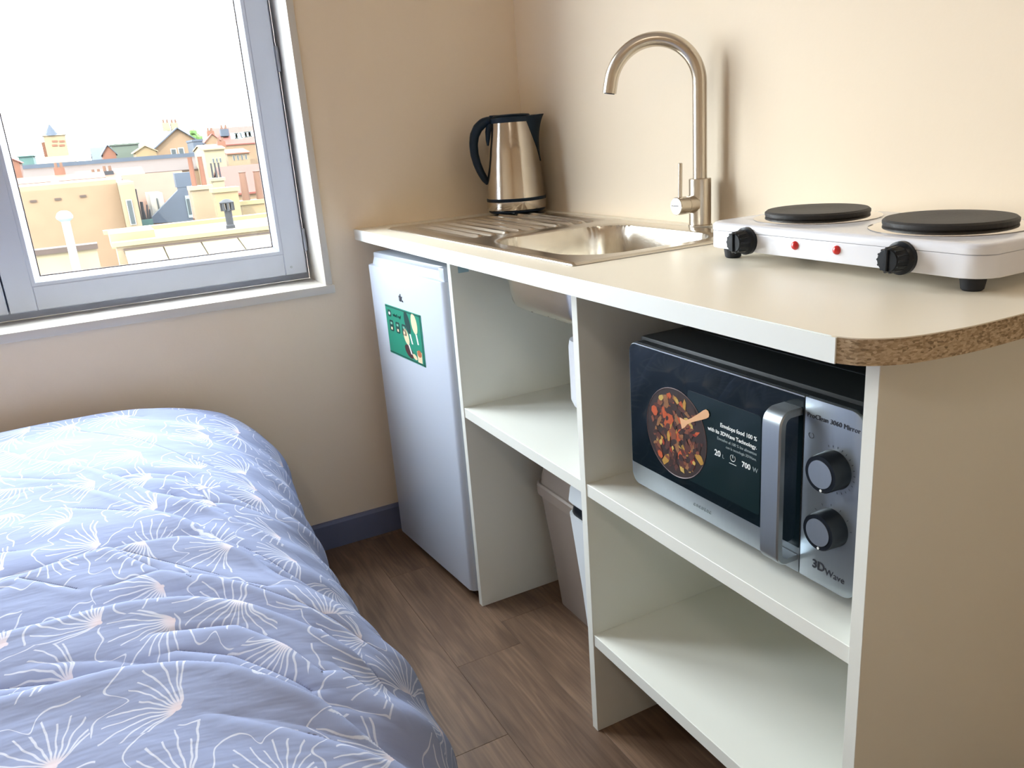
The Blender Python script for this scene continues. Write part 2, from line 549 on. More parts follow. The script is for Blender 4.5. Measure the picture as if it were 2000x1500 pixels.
# floor with its vinyl planks
fl = struct(box('floor', 0, RX, RY, 0, -0.12, -0.004, M['floorbase']))
pw = 0.1597
rows = {}
edges_y = []
y = -0.479 + 3 * pw
k = 3
rj = {0: [0.03, 0.27, 0.72, 1.94, 3.16], -1: [0.965, 2.2, 3.4], 1: [0.62, 1.84, 3.06], -2: [0.30, 1.52, 2.7]}
plank_cache = {}
for r in range(3, -18, -1):
    ytop = min(0.0, -0.479 + r * pw); ybot = max(RY, -0.479 + (r - 1) * pw)
    if ytop - ybot < 0.01: continue
    js = rj.get(r, None)
    if js is None:
        s = (0.37 * (r + 20) * 1.618) % 1.22
        js = [s + 1.22 * i for i in range(5)]
    xs = [0.0] + [j for j in js if 0.02 < j < RX - 0.05] + [RX]
    for a, b in zip(xs, xs[1:]):
        g = 0.0002
        bm = add_box(B(), -(b - a) / 2 + g, (b - a) / 2 - g, -(ytop - ybot) / 2 + g, (ytop - ybot) / 2 - g, -0.004, 0.0, 0.0005, 1)
        o = obj('plank', bm, M['plank'], None)
        o.location = ((a + b) / 2, (ytop + ybot) / 2, 0)
        o.parent = fl

# walls
bm = B()
T = 0.25
for (a0, a1, c0, c1) in ((RY - T, WY0 - 0.018, -0.12, RZ + 0.2), (WY1 + 0.018, T, -0.12, RZ + 0.2), (WY0 - 0.018, WY1 + 0.018, -0.12, WZ0 - 0.022), (WY0 - 0.018, WY1 + 0.018, WZ1 + 0.018, RZ + 0.2)):
    add_box(bm, -T, 0, a0, a1, c0, c1)
bmesh.ops.remove_doubles(bm, verts=bm.verts, dist=1e-5)
struct(obj('wall_left', bm, M['wall']))
struct(box('wall_back', 0, RX, 0, T, -0.12, RZ + 0.2, M['wall']))
struct(box('wall_right', RX, RX + T, RY - T, T, -0.12, RZ + 0.2, M['wall']))
struct(box('wall_front', 0, RX, RY - T, RY, -0.12, RZ + 0.2, M['wall']))
struct(box('ceiling', 0, RX, RY, 0, RZ, RZ + 0.2, M['ceiling']))
# baseboards with a bevelled top
bbp = [(0, 0), (0.013, 0), (0.013, 0.074), (0.009, 0.082), (0, 0.082)]
bm = B()
add_prism(bm, [(a, b) for a, b in bbp], RY, 0.0, 'xz')
struct(obj('baseboard_left', bm, M['base']))
struct(box('baseboard_front', 0.013, RX, RY, RY + 0.013, 0, 0.082, M['base']))
struct(box('baseboard_right', RX - 0.013, RX, RY + 0.013, 0, 0, 0.082, M['base']))
struct(box('baseboard_back', 1.66, RX - 0.013, -0.013, 0, 0, 0.082, M['base']))

# ================================================================== WINDOW
win = struct(empty('window_1', (-0.1, (WY0 + WY1) / 2, WZ0)))
JX0 = -0.165
# window board (sill) and jamb boards
bm = add_box(B(), JX0, 0.016, WY0 - 0.03, WY1 + 0.022, WZ0 - 0.022, WZ0, 0.002, 2)
obj('window_sill', bm, M['winside'], win, smooth=True)
box('jamb_board', JX0, 0.011, WY1, WY1 + 0.018, WZ0, WZ1 + 0.018, M['winside'], win, 0.001)
box('jamb_board', JX0, 0.011, WY0 - 0.018, WY0, WZ0, WZ1 + 0.018, M['winside'], win, 0.001)
box('head_board', JX0, 0.011, WY0, WY1, WZ1, WZ1 + 0.018, M['winside'], win, 0.001)
# fixed outer frame
bm = B()
FX0, FX1 = -0.235, JX0
add_box(bm, FX0, FX1, WY0, WY1, WZ0, WZ0 + 0.045)
add_box(bm, FX0, FX1, WY0, WY1, WZ1 - 0.045, WZ1)
add_box(bm, FX0, FX1, WY1 - 0.045, WY1, WZ0 + 0.045, WZ1 - 0.045)
add_box(bm, FX0, FX1, WY0, WY0 + 0.045, WZ0 + 0.045, WZ1 - 0.045)
add_box(bm, FX0, FX1, -1.40, -1.36, WZ0 + 0.045, WZ1 - 0.045)
obj('window_frame', bm, M['winpaint'], win)


def sash(y0, y1, hinge_side):
    """casement sash: stiles and rails, stepped glazing bead, pane, gasket, hinges"""
    z0, z1 = 0.785, WZ1 - 0.02
    x0, x1 = -0.163, -0.118
    sw = 0.059
    bm = B()
    add_box(bm, x0, x1, y0, y0 + sw, z0, z1, 0.002, 1)
    add_box(bm, x0, x1, y1 - sw, y1, z0, z1, 0.002, 1)
    add_box(bm, x0, x1, y0 + sw + 0.0004, y1 - sw - 0.0004, z0, z0 + sw, 0.002, 1)
    add_box(bm, x0, x1, y0 + sw + 0.0004, y1 - sw - 0.0004, z1 - sw, z1, 0.002, 1)
    s = obj('sash', bm, M['winpaint'], win)
    # glazing bead: four mitred sloping strips
    def ring(o, dx):
        return [(dx, y0 + o, z0 + o), (dx, y1 - o, z0 + o), (dx, y1 - o, z1 - o), (dx, y0 + o, z1 - o)]
    bm = B()
    rs = [ring(sw, x1 - 0.020), ring(sw, x1 - 0.001), ring(sw + 0.008, x1 - 0.001), ring(sw + 0.020, x1 - 0.018), ring(sw + 0.020, x1 - 0.022)]
    rv = [[bm.verts.new(p) for p in r] for r in rs]
    for a, b in zip(rv, rv[1:]):
        for i in range(4): bm.faces.new((a[i], a[(i + 1) % 4], b[(i + 1) % 4], b[i]))
    for i in range(4): bm.faces.new((rv[-1][i], rv[-1][(i + 1) % 4], rv[0][(i + 1) % 4], rv[0][i]))
    obj('glazing_bead', bm, M['winpaint'], s)
    bm = B()
    g0, g1 = ring(sw + 0.019, x1 - 0.0205), ring(sw + 0.0225, x1 - 0.0205)
    g2, g3 = ring(sw + 0.0225, x1 - 0.024), ring(sw + 0.019, x1 - 0.024)
    rv = [[bm.verts.new(p) for p in r] for r in (g0, g1, g2, g3)]
    for a, b in zip(rv, rv[1:] + rv[:1]):
        for i in range(4): bm.faces.new((a[i], a[(i + 1) % 4], b[(i + 1) % 4], b[i]))
    obj('gasket', bm, M['gasket'], s)
    box('glass_pane', x1 - 0.030, x1 - 0.025, y0 + sw + 0.004, y1 - sw - 0.004, z0 + sw + 0.004, z1 - sw - 0.004, M['glass'], s)
    hy = y1 if hinge_side > 0 else y0
    for hz in (0.875, 1.345, 1.98):
        bm = B()
        yk = hy + hinge_side * 0.0065
        add_lathe(bm, [(0.0, -0.032), (0.004, -0.031), (0.0055, -0.027), (0.0055, 0.027), (0.004, 0.031), (0.0, 0.032)], 12, (x1 - 0.006, yk, hz))
        add_box(bm, x1 - 0.016, x1 - 0.009, min(hy, yk), max(hy, yk), hz - 0.026, hz - 0.004)
        add_box(bm, x1 - 0.016, x1 - 0.009, min(hy, yk), max(hy, yk), hz + 0.004, hz + 0.026)
        obj('hinge', bm, M['hinge'], s, smooth=True)
    return s


s1 = sash(-1.374, -0.648, 1)
s2 = sash(-2.112, -1.378, -1)
lathe('screw', [(0.0035, 0), (0.0035, 0.0012), (0, 0.0016)], M['hinge'], s1, 10, (-0.118, -0.69, 0.806), (1, 0, 0))
bm = add_box(B(), -0.118, -0.108, -1.415, -1.400, 1.28, 1.42, 0.003, 2)
add_tube(bm, [(-0.108, -1.4075, 1.35), (-0.07, -1.4075, 1.35), (-0.066, -1.4075, 1.34), (-0.064, -1.4075, 1.24)], 0.007, 10)
obj('window_handle', bm, M['winpaint'], s2, smooth=True)

# added fill lamp on the unseen ceiling behind the viewer to brighten the room
lamp = thing('added_fill_lamp', 'added round opal fill lamp on the unseen white ceiling', 'lamp', (2.5, -1.9, RZ))
lathe('fill_lamp_base', [(0.0, -0.02), (0.17, -0.02), (0.18, 0.0), (0.0, 0.0)], M['lam'], lamp, 40, (2.5, -1.9, RZ))
lathe('fill_lamp_shade', [(0.0, -0.085), (0.08, -0.08), (0.14, -0.06), (0.165, -0.03), (0.165, -0.02), (0.0, -0.02)], M['fillglass'], lamp, 40, (2.5, -1.9, RZ))

# ================================================================== KITCHEN UNIT
H, TH = 0.90, 0.028
DP = 0.488
P1, P2, P3, TP, TS = 0.518, 1.035, 1.6115, 0.0174, 0.0237
unit = thing('shelf_unit', 'white open shelving unit with three upright panels under the worktop', 'shelving', (1.08, -0.24, 0))
for px in (P1, P2, P3):
    box('upright_panel', px, px + TP, -DP, -0.004, 0, H - TH, M['lam'], unit, 0.0006, 1, smooth=False)
box('shelf', P1 + TP, P2, -DP + 0.002, -0.004, 0.523 - TS, 0.523, M['lam'], unit, 0.0006, 1, smooth=False)
box('shelf', P2 + TP, P3, -DP + 0.002, -0.004, 0.5225 - TS, 0.5225, M['lam'], unit, 0.0006, 1, smooth=False)
box('shelf', P2 + TP, P3, -DP + 0.002, -0.004, 0.216 - TS, 0.216, M['lam'], unit, 0.0006, 1, smooth=False)
bm = B()
add_box(bm, P1 + TP, P1 + TP + 0.0015, -0.47, -0.445, 0.832, 0.8715)
add_box(bm, P1 + TP, P1 + TP + 0.03, -0.47, -0.445, 0.870, 0.8715)
add_lathe(bm, [(0.006, 0), (0.005, 0.002), (0, 0.0025)], 12, (P1 + TP + 0.0015, -0.4575, 0.846), (1, 0, 0))
obj('corner_bracket', bm, M['bracket'], unit)

# worktop: slab with a cut-out for the sink and a rounded raw corner
SX0, SX1, SY0, SY1 = 0.115, 1.030, -0.478, -0.052
wt = thing('worktop', 'cream white laminate worktop with rounded corner and raw chipboard end', 'worktop', (0.8, -0.27, H - TH))
CE = 1.672
pts = [(0.0005, -0.001), (0.0005, -0.533), (1.606, -0.533)]
ctr = [(1.606, -0.533), (1.630, -0.5235), (1.645, -0.507), (1.657, -0.483), (1.6655, -0.444), (1.671, -0.397), (1.672, -0.33)]
n_front = len(pts)
# smooth the surveyed corner
arr = np.array(ctr)
tt = np.linspace(0, len(arr) - 1, 25)
cur = []
for t in tt:
    i = min(int(t), len(arr) - 2); f = t - i
    p0, p1, p2, p3 = arr[max(i - 1, 0)], arr[i], arr[i + 1], arr[min(i + 2, len(arr) - 1)]
    cur.append(tuple(0.5 * ((2 * p1) + (-p0 + p2) * f + (2 * p0 - 5 * p1 + 4 * p2 - p3) * f * f + (-p0 + 3 * p1 - 3 * p2 + p3) * f ** 3)))
outer = pts + cur[1:] + [(1.672, -0.001)]
hole = rrect(SX0 + 0.02, SX1 - 0.02, SY0 + 0.02, SY1 - 0.012, 0.02, 3)[::-1]
bm = B()
z0, z1 = H - TH, H
tri = geometry.tessellate_polygon([[Vector((a, b, 0)) for a, b in outer], [Vector((a, b, 0)) for a, b in hole]])
allp = outer + hole
hi = [bm.verts.new((a, b, z1)) for a, b in allp]
lo = [bm.verts.new((a, b, z0)) for a, b in allp]
for t in tri:
    bm.faces.new([hi[i] for i in t]); bm.faces.new([lo[i] for i in t[::-1]])
no = len(outer)
for i in range(no):
    j = (i + 1) % no
    fc = bm.faces.new((lo[i], lo[j], hi[j], hi[i]))
    if 1 <= i < n_front - 1: fc.material_index = 1
    elif i >= n_front - 1 and i < no - 1: fc.material_index = 2
for i in range(len(hole)):
    j = (i + 1) % len(hole)
    bm.faces.new((lo[no + i], lo[no + j], hi[no + j], hi[no + i])).material_index = 2
obj('slab', bm, [M['worktop'], M['edgeband'], M['chip']], wt)
# white edging strip that stops at the corner, and the laminate skin above the raw core
box('edge_band', 0.001, 1.612, -0.5345, -0.5325, z0, z1 - 0.0012, M['edgeband'], wt)
bm = B()
sk = [(1.606, -0.5335)] + [(a + 0.0012, b - 0.0004) for a, b in cur[1:]] + [(1.6732, -0.002)]
prev = None
for (a, b) in sk:
    q = [bm.verts.new((a, b, z1 + 0.0002)), bm.verts.new((a, b, z1 - 0.0012)), bm.verts.new((a - 0.006, b + 0.002, z1 - 0.0012)), bm.verts.new((a - 0.006, b + 0.002, z1 + 0.0002))]
    if prev:
        for i in range(4): bm.faces.new((prev[i], prev[(i + 1) % 4], q[(i + 1) % 4], q[i]))
    prev = q
obj('laminate_skin', bm, M['worktop'], wt)

# ------------------------------------------------------------------ sink
sink = thing('sink', 'stainless steel inset sink with ribbed draining board and rounded bowl', 'sink', (0.57, -0.265, H))


def sd_rr(x, y, cx, cy, hx, hy, r):
    qx = np.abs(x - cx) - hx + r; qy = np.abs(y - cy) - hy + r
    return np.hypot(np.maximum(qx, 0), np.maximum(qy, 0)) + np.minimum(np.maximum(qx, qy), 0) - r


def sstep(a, b, x):
    t = np.clip((x - a) / (b - a), 0, 1)
    return t * t * (3 - 2 * t)


xs = np.arange(SX0, SX1 + 1e-6, (SX1 - SX0) / 260)
ys = np.arange(SY0, SY1 + 1e-6, (SY1 - SY0) / 124)
GX, GY = np.meshgrid(xs, ys, indexing='ij')
Z = np.full(GX.shape, H + 0.0045)
d_out = sd_rr(GX, GY, (SX0 + SX1) / 2, (SY0 + SY1) / 2, (SX1 - SX0) / 2, (SY1 - SY0) / 2, 0.008)
Z -= 0.0040 * sstep(-0.007, 0.0, d_out)
# drainer field, its ribs fan slightly and run along the board
d_dr = sd_rr(GX, GY, 0.345, -0.262, 0.205, 0.180, 0.03)
inside = 1 - sstep(-0.012, 0.004, d_dr)
Z -= 0.004 * inside * (0.35 + 0.65 * (GX - 0.14) / 0.42)
rib = np.abs(((GY + 0.44) / 0.0335) % 1.0 - 0.5) * 2
ribm = (1 - sstep(-0.03, -0.008, d_dr))
Z += 0.0060 * ribm * sstep(0.45, 0.8, rib)
# bowl
d_bw = sd_rr(GX, GY, 0.795, -0.268, 0.190, 0.160, 0.085)
Z -= 0.004 * (1 - sstep(-0.004, 0.014, d_bw))
Z -= 0.110 * np.clip(-d_bw / 0.014, 0, 1) ** 0.9 + 0.030 * np.sqrt(np.clip(1 - (1 - np.clip((-d_bw - 0.014) / 0.03, 0, 1)) ** 2, 0, 1)) + 0.005 * sstep(0.03, 0.14, -d_bw)
# tap ledge step
Z -= 0.0015 * sstep(0.56, 0.575, GX) * sstep(-0.105, -0.095, GY)
bm = B()
nx, ny = GX.shape
vv = [[bm.verts.new((GX[i, j], GY[i, j], Z[i, j])) for j in range(ny)] for i in range(nx)]
for i in range(nx - 1):
    for j in range(ny - 1):
        bm.faces.new((vv[i][j], vv[i + 1][j], vv[i + 1][j + 1], vv[i][j + 1]))
basin = obj('basin', bm, M['steel'], sink, smooth=True)
sol = basin.modifiers.new('sheet', 'SOLIDIFY'); sol.thickness = 0.0006; sol.offset = -1
lathe('drain_strainer', [(0.0, 0.004), (0.018, 0.004), (0.022, 0.001), (0.042, 0.0015), (0.045, 0.0), (0.045, -0.004), (0.0, -0.004)], M['chrome'], sink, 32, (0.795, -0.268, H + 0.0045 - 0.145))
bm = B()
add_lathe(bm, [(0.032, 0.10), (0.032, 0.085), (0.02, 0.08), (0.02, 0.05), (0.047, 0.045), (0.05, 0.03), (0.05, -0.085), (0.044, -0.10), (0.0, -0.102)], 28, (0.775, -0.285, 0.652))
add_tube(bm, [(0.775, -0.24, 0.655), (0.775, -0.15, 0.655), (0.775, -0.01, 0.655)], 0.019, 14)
obj('bottle_trap', bm, M['trap'], sink, smooth=True)
# water drops left on the bowl wall
bm = B()
for i in range(150):
    a = random.uniform(0, 2 * PI); rr = random.uniform(0.35, 0.99)
    x = 0.795 + 0.175 * rr * math.cos(a); yy = -0.268 + 0.145 * rr * math.sin(a)
    ix = int(round((x - SX0) / (SX1 - SX0) * 260)); iy = int(round((yy - SY0) / (SY1 - SY0) * 124))
    zz = Z[ix, iy]
    q = random.uniform(0.0009, 0.0022)
    mtx = Matrix.Translation((GX[ix, iy], GY[ix, iy], zz)) @ Matrix.Diagonal((q, q, q * 0.7, 1))
    bmesh.ops.create_icosphere(bm, subdivisions=1, radius=1.0, matrix=mtx)
obj('water_drops', bm, mat('water_bead', (0.35, 0.33, 0.29), 0.05, var=0.2, spec=0.8), sink, smooth=True, kind='stuff')

# ------------------------------------------------------------------ tap
tx, ty = 0.826, -0.040
tap = thing('kitchen_tap', 'brushed nickel gooseneck kitchen tap with side lever on the sink ledge', 'tap', (tx, ty, H + 0.0045))
zb = H + 0.0046
lathe('tap_body', [(0.0, 0), (0.0245, 0), (0.0245, 0.002), (0.0225, 0.003), (0.0225, 0.094), (0.0215, 0.095), (0.0, 0.095)], M['tap'], tap, 40, (tx, ty, zb))
dx, dy = -0.64, -0.768
R = 0.0880
zc = 1.1835
path = [(tx, ty, zb + 0.09), (tx, ty, zb + 0.15), (tx, ty, zc - 0.04), (tx, ty, zc)]
for i in range(1, 33):
    a = math.radians(172) * i / 32
    h = R * (1 - math.cos(a))
    path.append((tx + dx * h, ty + dy * h, zc + R * math.sin(a)))
e = Vector(path[-1]); tdir = (Vector(path[-1]) - Vector(path[-2])).normalized()
path.append(tuple(e + tdir * 0.018))
obj('spout', add_tube(B(), path, 0.0142, 24), M['tap'], tap, smooth=True)
e2 = e + tdir * 0.0175
lathe('aerator', [(0.0, 0), (0.0105, 0), (0.0105, 0.0022), (0.0085, 0.0022), (0.0085, 0.0012), (0.0, 0.0012)], M['darkprint'], tap, 20, tuple(e2), tuple(tdir))
ka = (0.02, -1.0, 0.0)
lv = lathe('lever_knob', [(0.0, 0.015), (0.018, 0.015), (0.018, 0.0365), (0.0172, 0.037), (0.0172, 0.038), (0.018, 0.0385), (0.018, 0.062), (0.0165, 0.0635), (0.0, 0.0635)], M['tap'], tap, 32, (tx, ty, 0.9495), ka)
lathe('lever_rod', [(0.0, 0.012), (0.0042, 0.012), (0.0042, 0.083), (0.0034, 0.0842), (0.0, 0.0842)], M['tap'], lv, 16, (tx, ty - 0.052, 0.9495), (0.0, 0.02, 1))
bm = B()
add_box(bm, tx - 0.0075, tx + 0.009, ty - 0.0640, ty - 0.0634, 0.9492, 0.9512)
add_box(bm, tx - 0.012, tx - 0.009, ty - 0.0640, ty - 0.0634, 0.9488, 0.9520)
obj('engraved_mark', bm, M['darkprint'], lv)

# ------------------------------------------------------------------ kettle (built in its own frame: +x = spout)
kang = math.atan2(0.885, 0.466)
KZ = H + 0.0075
kettle = thing('electric_kettle', 'steel electric kettle with blue-black handle and spout on the drainer', 'kettle', (0.128, -0.100, KZ), kang)


def kr(z):  # body radius at height
    return np.interp(z, [0.040, 0.10, 0.17, 0.236], [0.0800, 0.0750, 0.0675, 0.0565])


lathe('power_base', [(0.0, 0), (0.074, 0), (0.078, 0.003), (0.078, 0.007), (0.074, 0.009), (0.0, 0.009)], M['navy'], kettle, 48, local=True)
lathe('steel_ring', [(0.0, 0.009), (0.0815, 0.009), (0.0825, 0.011), (0.0825, 0.030), (0.0815, 0.0315), (0.0, 0.0315)], M['kettle'], kettle, 64, local=True)
lathe('black_band', [(0.0, 0.0315), (0.0815, 0.0315), (0.0822, 0.033), (0.0822, 0.0385), (0.081, 0.040), (0.0, 0.040)], M['navy'], kettle, 64, local=True)
prof = [(0.0, 0.040)] + [(float(kr(z)), z) for z in np.linspace(0.040, 0.236, 24)] + [(0.0, 0.236)]
lathe('kettle_body', prof, M['kettle'], kettle, 72, local=True)
lathe('collar', [(0.0, 0.236), (0.0572, 0.236), (0.0580, 0.238), (0.0575, 0.2475), (0.055, 0.250), (0.0, 0.250)], M['navy'], kettle, 64, local=True)
bm = add_lathe(B(), [(0.0, 0.250), (0.051, 0.250), (0.052, 0.252), (0.049, 0.2555), (0.03, 0.2575), (0.0, 0.258)], 48)
add_box(bm, -0.058, -0.030, -0.012, 0.012, 0.250, 0.2575, 0.002, 2)
obj('lid', bm, M['navy'], kettle, smooth=True, local=True)
# beak spout hugging the body
bm = B()
rows_ = []
NA, NZ = 14, 14
for i in range(NZ + 1):
    t = i / NZ
    z = 0.2485 - t * 0.118
    ha = math.radians(46) * (1 - t) ** 0.8 + 0.02
    nose = 0.030 * (1 - t) ** 2.4 + 0.0015
    rb = float(kr(min(z, 0.236)))
    row = []
    for j in range(NA + 1):
        a = -ha + 2 * ha * j / NA
        q = 1 - abs(a) / ha
        rr = rb + 0.0012 + nose * (q ** 1.15)
        row.append(bm.verts.new((rr * math.cos(a), rr * math.sin(a), z + 0.004 * q * (1 - t) ** 3)))
    rows_.append(row)
for a, b in zip(rows_, rows_[1:]):
    for j in range(NA): bm.faces.new((a[j], a[j + 1], b[j + 1], b[j]))
inner = []
for row in rows_:
    z = row[0].co.z
    rb = float(kr(min(z, 0.236))) - 0.002
    inner.append([bm.verts.new((rb * math.cos(math.atan2(v.co.y, v.co.x)), rb * math.sin(math.atan2(v.co.y, v.co.x)), v.co.z)) for v in row])
for j in range(NA): bm.faces.new((rows_[0][j], rows_[0][j + 1], inner[0][j + 1], inner[0][j]))
for r0, r1, i0, i1 in zip(rows_, rows_[1:], inner, inner[1:]):
    bm.faces.new((r0[0], r1[0], i1[0], i0[0])); bm.faces.new((r0[-1], r1[-1], i1[-1], i0[-1]))
obj('pouring_spout', bm, M['navy'], kettle, smooth=True, local=True)
# D-shaped handle, broad at the top
hp = [(-0.045, 0.244), (-0.060, 0.2445), (-0.076, 0.240), (-0.091, 0.228), (-0.102, 0.209), (-0.1065, 0.186), (-0.106, 0.160), (-0.101, 0.135), (-0.093, 0.112), (-0.083, 0.092), (-0.0755, 0.079)]
hr = [0.010, 0.0115, 0.013, 0.0135, 0.013, 0.012, 0.0115, 0.011, 0.0105, 0.0095, 0.005]
arr = np.array(hp); tt = np.linspace(0, len(hp) - 1, 34)
cx_ = np.interp(tt, range(len(hp)), arr[:, 0]); cz_ = np.interp(tt, range(len(hp)), arr[:, 1]); cr_ = np.interp(tt, range(len(hp)), hr)
bm = add_tube(B(), [(a, 0, b) for a, b in zip(cx_, cz_)], list(cr_), 16, flat=1.05, up=(0, 0, 1))
add_tube(bm, [(-0.0575, 0, 0.236), (-0.0635, 0, 0.215), (-0.0665, 0, 0.195), (-0.068, 0, 0.180)], [0.010, 0.009, 0.006, 0.002], 12)
obj('handle', bm, M['navy'], kettle, smooth=True, local=True)

# ------------------------------------------------------------------ double hob
HX0, HX1, HYF, HYB = 1.138, 1.602, -0.292, -0.068
hob = thing('electric_hotplate', 'white enamel double electric hotplate with two black plates on the worktop', 'hotplate', ((HX0 + HX1) / 2, (HYF + HYB) / 2, H))
bodyo = rrect(HX0, HX1, HYF, HYB, 0.028, 8)
prism('hob_body', bodyo, 0.9185, 0.9455, M['hobwhite'], hob, bev=0.0015)
topo = rrect(HX0 - 0.0008, HX1 + 0.0008, HYF - 0.0008, HYB + 0.0008, 0.0288, 8)
bm = B()
prev = None
for off, z in ((0.0, 0.9462), (0.0, 0.9525), (0.0015, 0.9556), (0.0045, 0.9575), (0.010, 0.9580)):
    ring = [bm.verts.new((a, b, z)) for a, b in rrect(HX0 - 0.0008 + off, HX1 + 0.0008 - off, HYF - 0.0008 + off, HYB + 0.0008 - off, 0.0288 - off, 8)]
    if prev:
        for i in range(len(ring)): bm.faces.new((prev[i], prev[(i + 1) % len(ring)], ring[(i + 1) % len(ring)], ring[i]))
    else: bm.faces.new(ring)
    prev = ring
bm.faces.new(prev)
obj('hob_top', bm, M['hobwhite'], hob, smooth=True)
for (bx, by, br) in ((1.2525, -0.172, 0.0765), (1.474, -0.176, 0.0795)):
    pl = lathe('hot_plate', [(0.0, 0.960), (br - 0.004, 0.960), (br - 0.001, 0.9625), (br, 0.965), (br, 0.9685), (br - 0.003, 0.971), (br * 0.55, 0.971), (br * 0.42, 0.9702), (0.0, 0.9702)], M['iron'], hob, 64, (bx, by, 0.0))
    lathe('trim_ring', [(br - 0.006, 0.9578), (br + 0.016, 0.9578), (br + 0.017, 0.9592), (br + 0.008, 0.9612), (br - 0.001, 0.9622), (br - 0.006, 0.961)], M['chrome'], pl, 64, (bx, by, 0.0), caps=False)
fz = 0.9350
for kx in (1.2315, 1.4975):
    kb = lathe('control_knob', [(0.0, -0.001), (0.0205, -0.001), (0.0205, 0.006), (0.0175, 0.0075), (0.0160, 0.009), (0.0150, 0.026), (0.0135, 0.0285), (0.0, 0.029)], M['black'], hob, 36, (kx, HYF, fz), (0, -1, 0))
    bm = B()
    for i in range(14):
        a = 2 * PI * i / 14
        add_tube(bm, [(kx + 0.0152 * math.cos(a), HYF - 0.011, fz + 0.0152 * math.sin(a)), (kx + 0.0146 * math.cos(a), HYF - 0.027, fz + 0.0146 * math.sin(a))], 0.0016, 6)
    add_box(bm, kx - 0.0025, kx + 0.0025, HYF - 0.0315, HYF - 0.028, fz - 0.013, fz + 0.014, 0.001, 1)
    obj('grip_ribs', bm, M['black'], kb, smooth=True)
    bm = B()
    for i in range(7):
        a = math.radians(-60 + 50 * i)
        add_lathe(bm, [(0.0009, 0.0), (0.0009, 0.0004), (0, 0.0004)], 8, (kx + 0.0185 * math.sin(a), HYF - 0.0062, fz + 0.0185 * math.cos(a)), (0, -1, 0))
    obj('dial_dots', bm, M['white'], kb)
for lx in (1.3255, 1.3980):
    lathe('pilot_light', [(0.0, -0.001), (0.0062, -0.001), (0.0062, 0.001), (0.0050, 0.003), (0.0028, 0.0045), (0.0, 0.005)], M['red'], hob, 24, (lx, HYF, 0.9355), (0, -1, 0))
for fx in (HX0 + 0.030, HX1 - 0.032):
    for fy in (HYF + 0.030, HYB - 0.03):
        lathe('rubber_foot', [(0.0, 0), (0.0105, 0), (0.0125, 0.002), (0.0145, 0.014), (0.0150, 0.0187), (0.0, 0.0187)], M['rubber'], hob, 24, (fx, fy, H))

# ------------------------------------------------------------------ microwave
MY = -0.443
mx0, mx1, mz0, mz1 = 1.131, 1.578, 0.547, 0.788
mw = thing('microwave', 'silver and black mirror-door microwave oven on the right-hand shelf', 'microwave', ((mx0 + mx1) / 2, -0.27, 0.5225))
bm = add_box(B(), mx0 + 0.003, mx1 - 0.002, MY + 0.020, -0.055, mz0 + 0.003, mz1 + 0.006, 0.006, 2)
shell = obj('shell', bm, M['mwbody'], mw, smooth=True)
for rx in range(2):
    box('pressed_rib', mx0 + 0.03, mx1 - 0.03, MY + 0.10 + rx * 0.12, MY + 0.106 + rx * 0.12, mz1 + 0.0055, mz1 + 0.0072, M['mwbody'], shell, 0.0006, 1)
bm = B()
add_prism(bm, rrect(mx0, mx1, mz0, mz1, 0.016, 6), MY + 0.006, MY + 0.022, 'xz')
obj('front_frame', bm, M['mwbody'], mw, smooth=True)
dsx = 1.4925
# door: silver surround, lower strip, black mirror glass
dz0 = mz0 + 0.0005
bm = add_prism(B(), rrect(mx0 + 0.0005, dsx - 0.0008, dz0, mz1 - 0.0005, (0.016, 0.001, 0.001, 0.016), 6), MY, MY + 0.0055, 'xz', bev=0.0008)
door = obj('door', bm, M['silver'], mw, smooth=True)
bm = add_prism(B(), rrect(mx0 + 0.002, dsx - 0.001, mz0 + 0.036, mz1 - 0.002, (0.003, 0.0005, 0.0005, 0.014), 6), MY - 0.0008, MY - 0.0001, 'xz')
obj('mirror_glass', bm, M['mirror'], door)
text('brand_lettering', 'cecotec', 0.011, (1.305, MY - 0.0004, mz0 + 0.0145), M['greyprint'], door, 'CENTER', spacing=1.15)
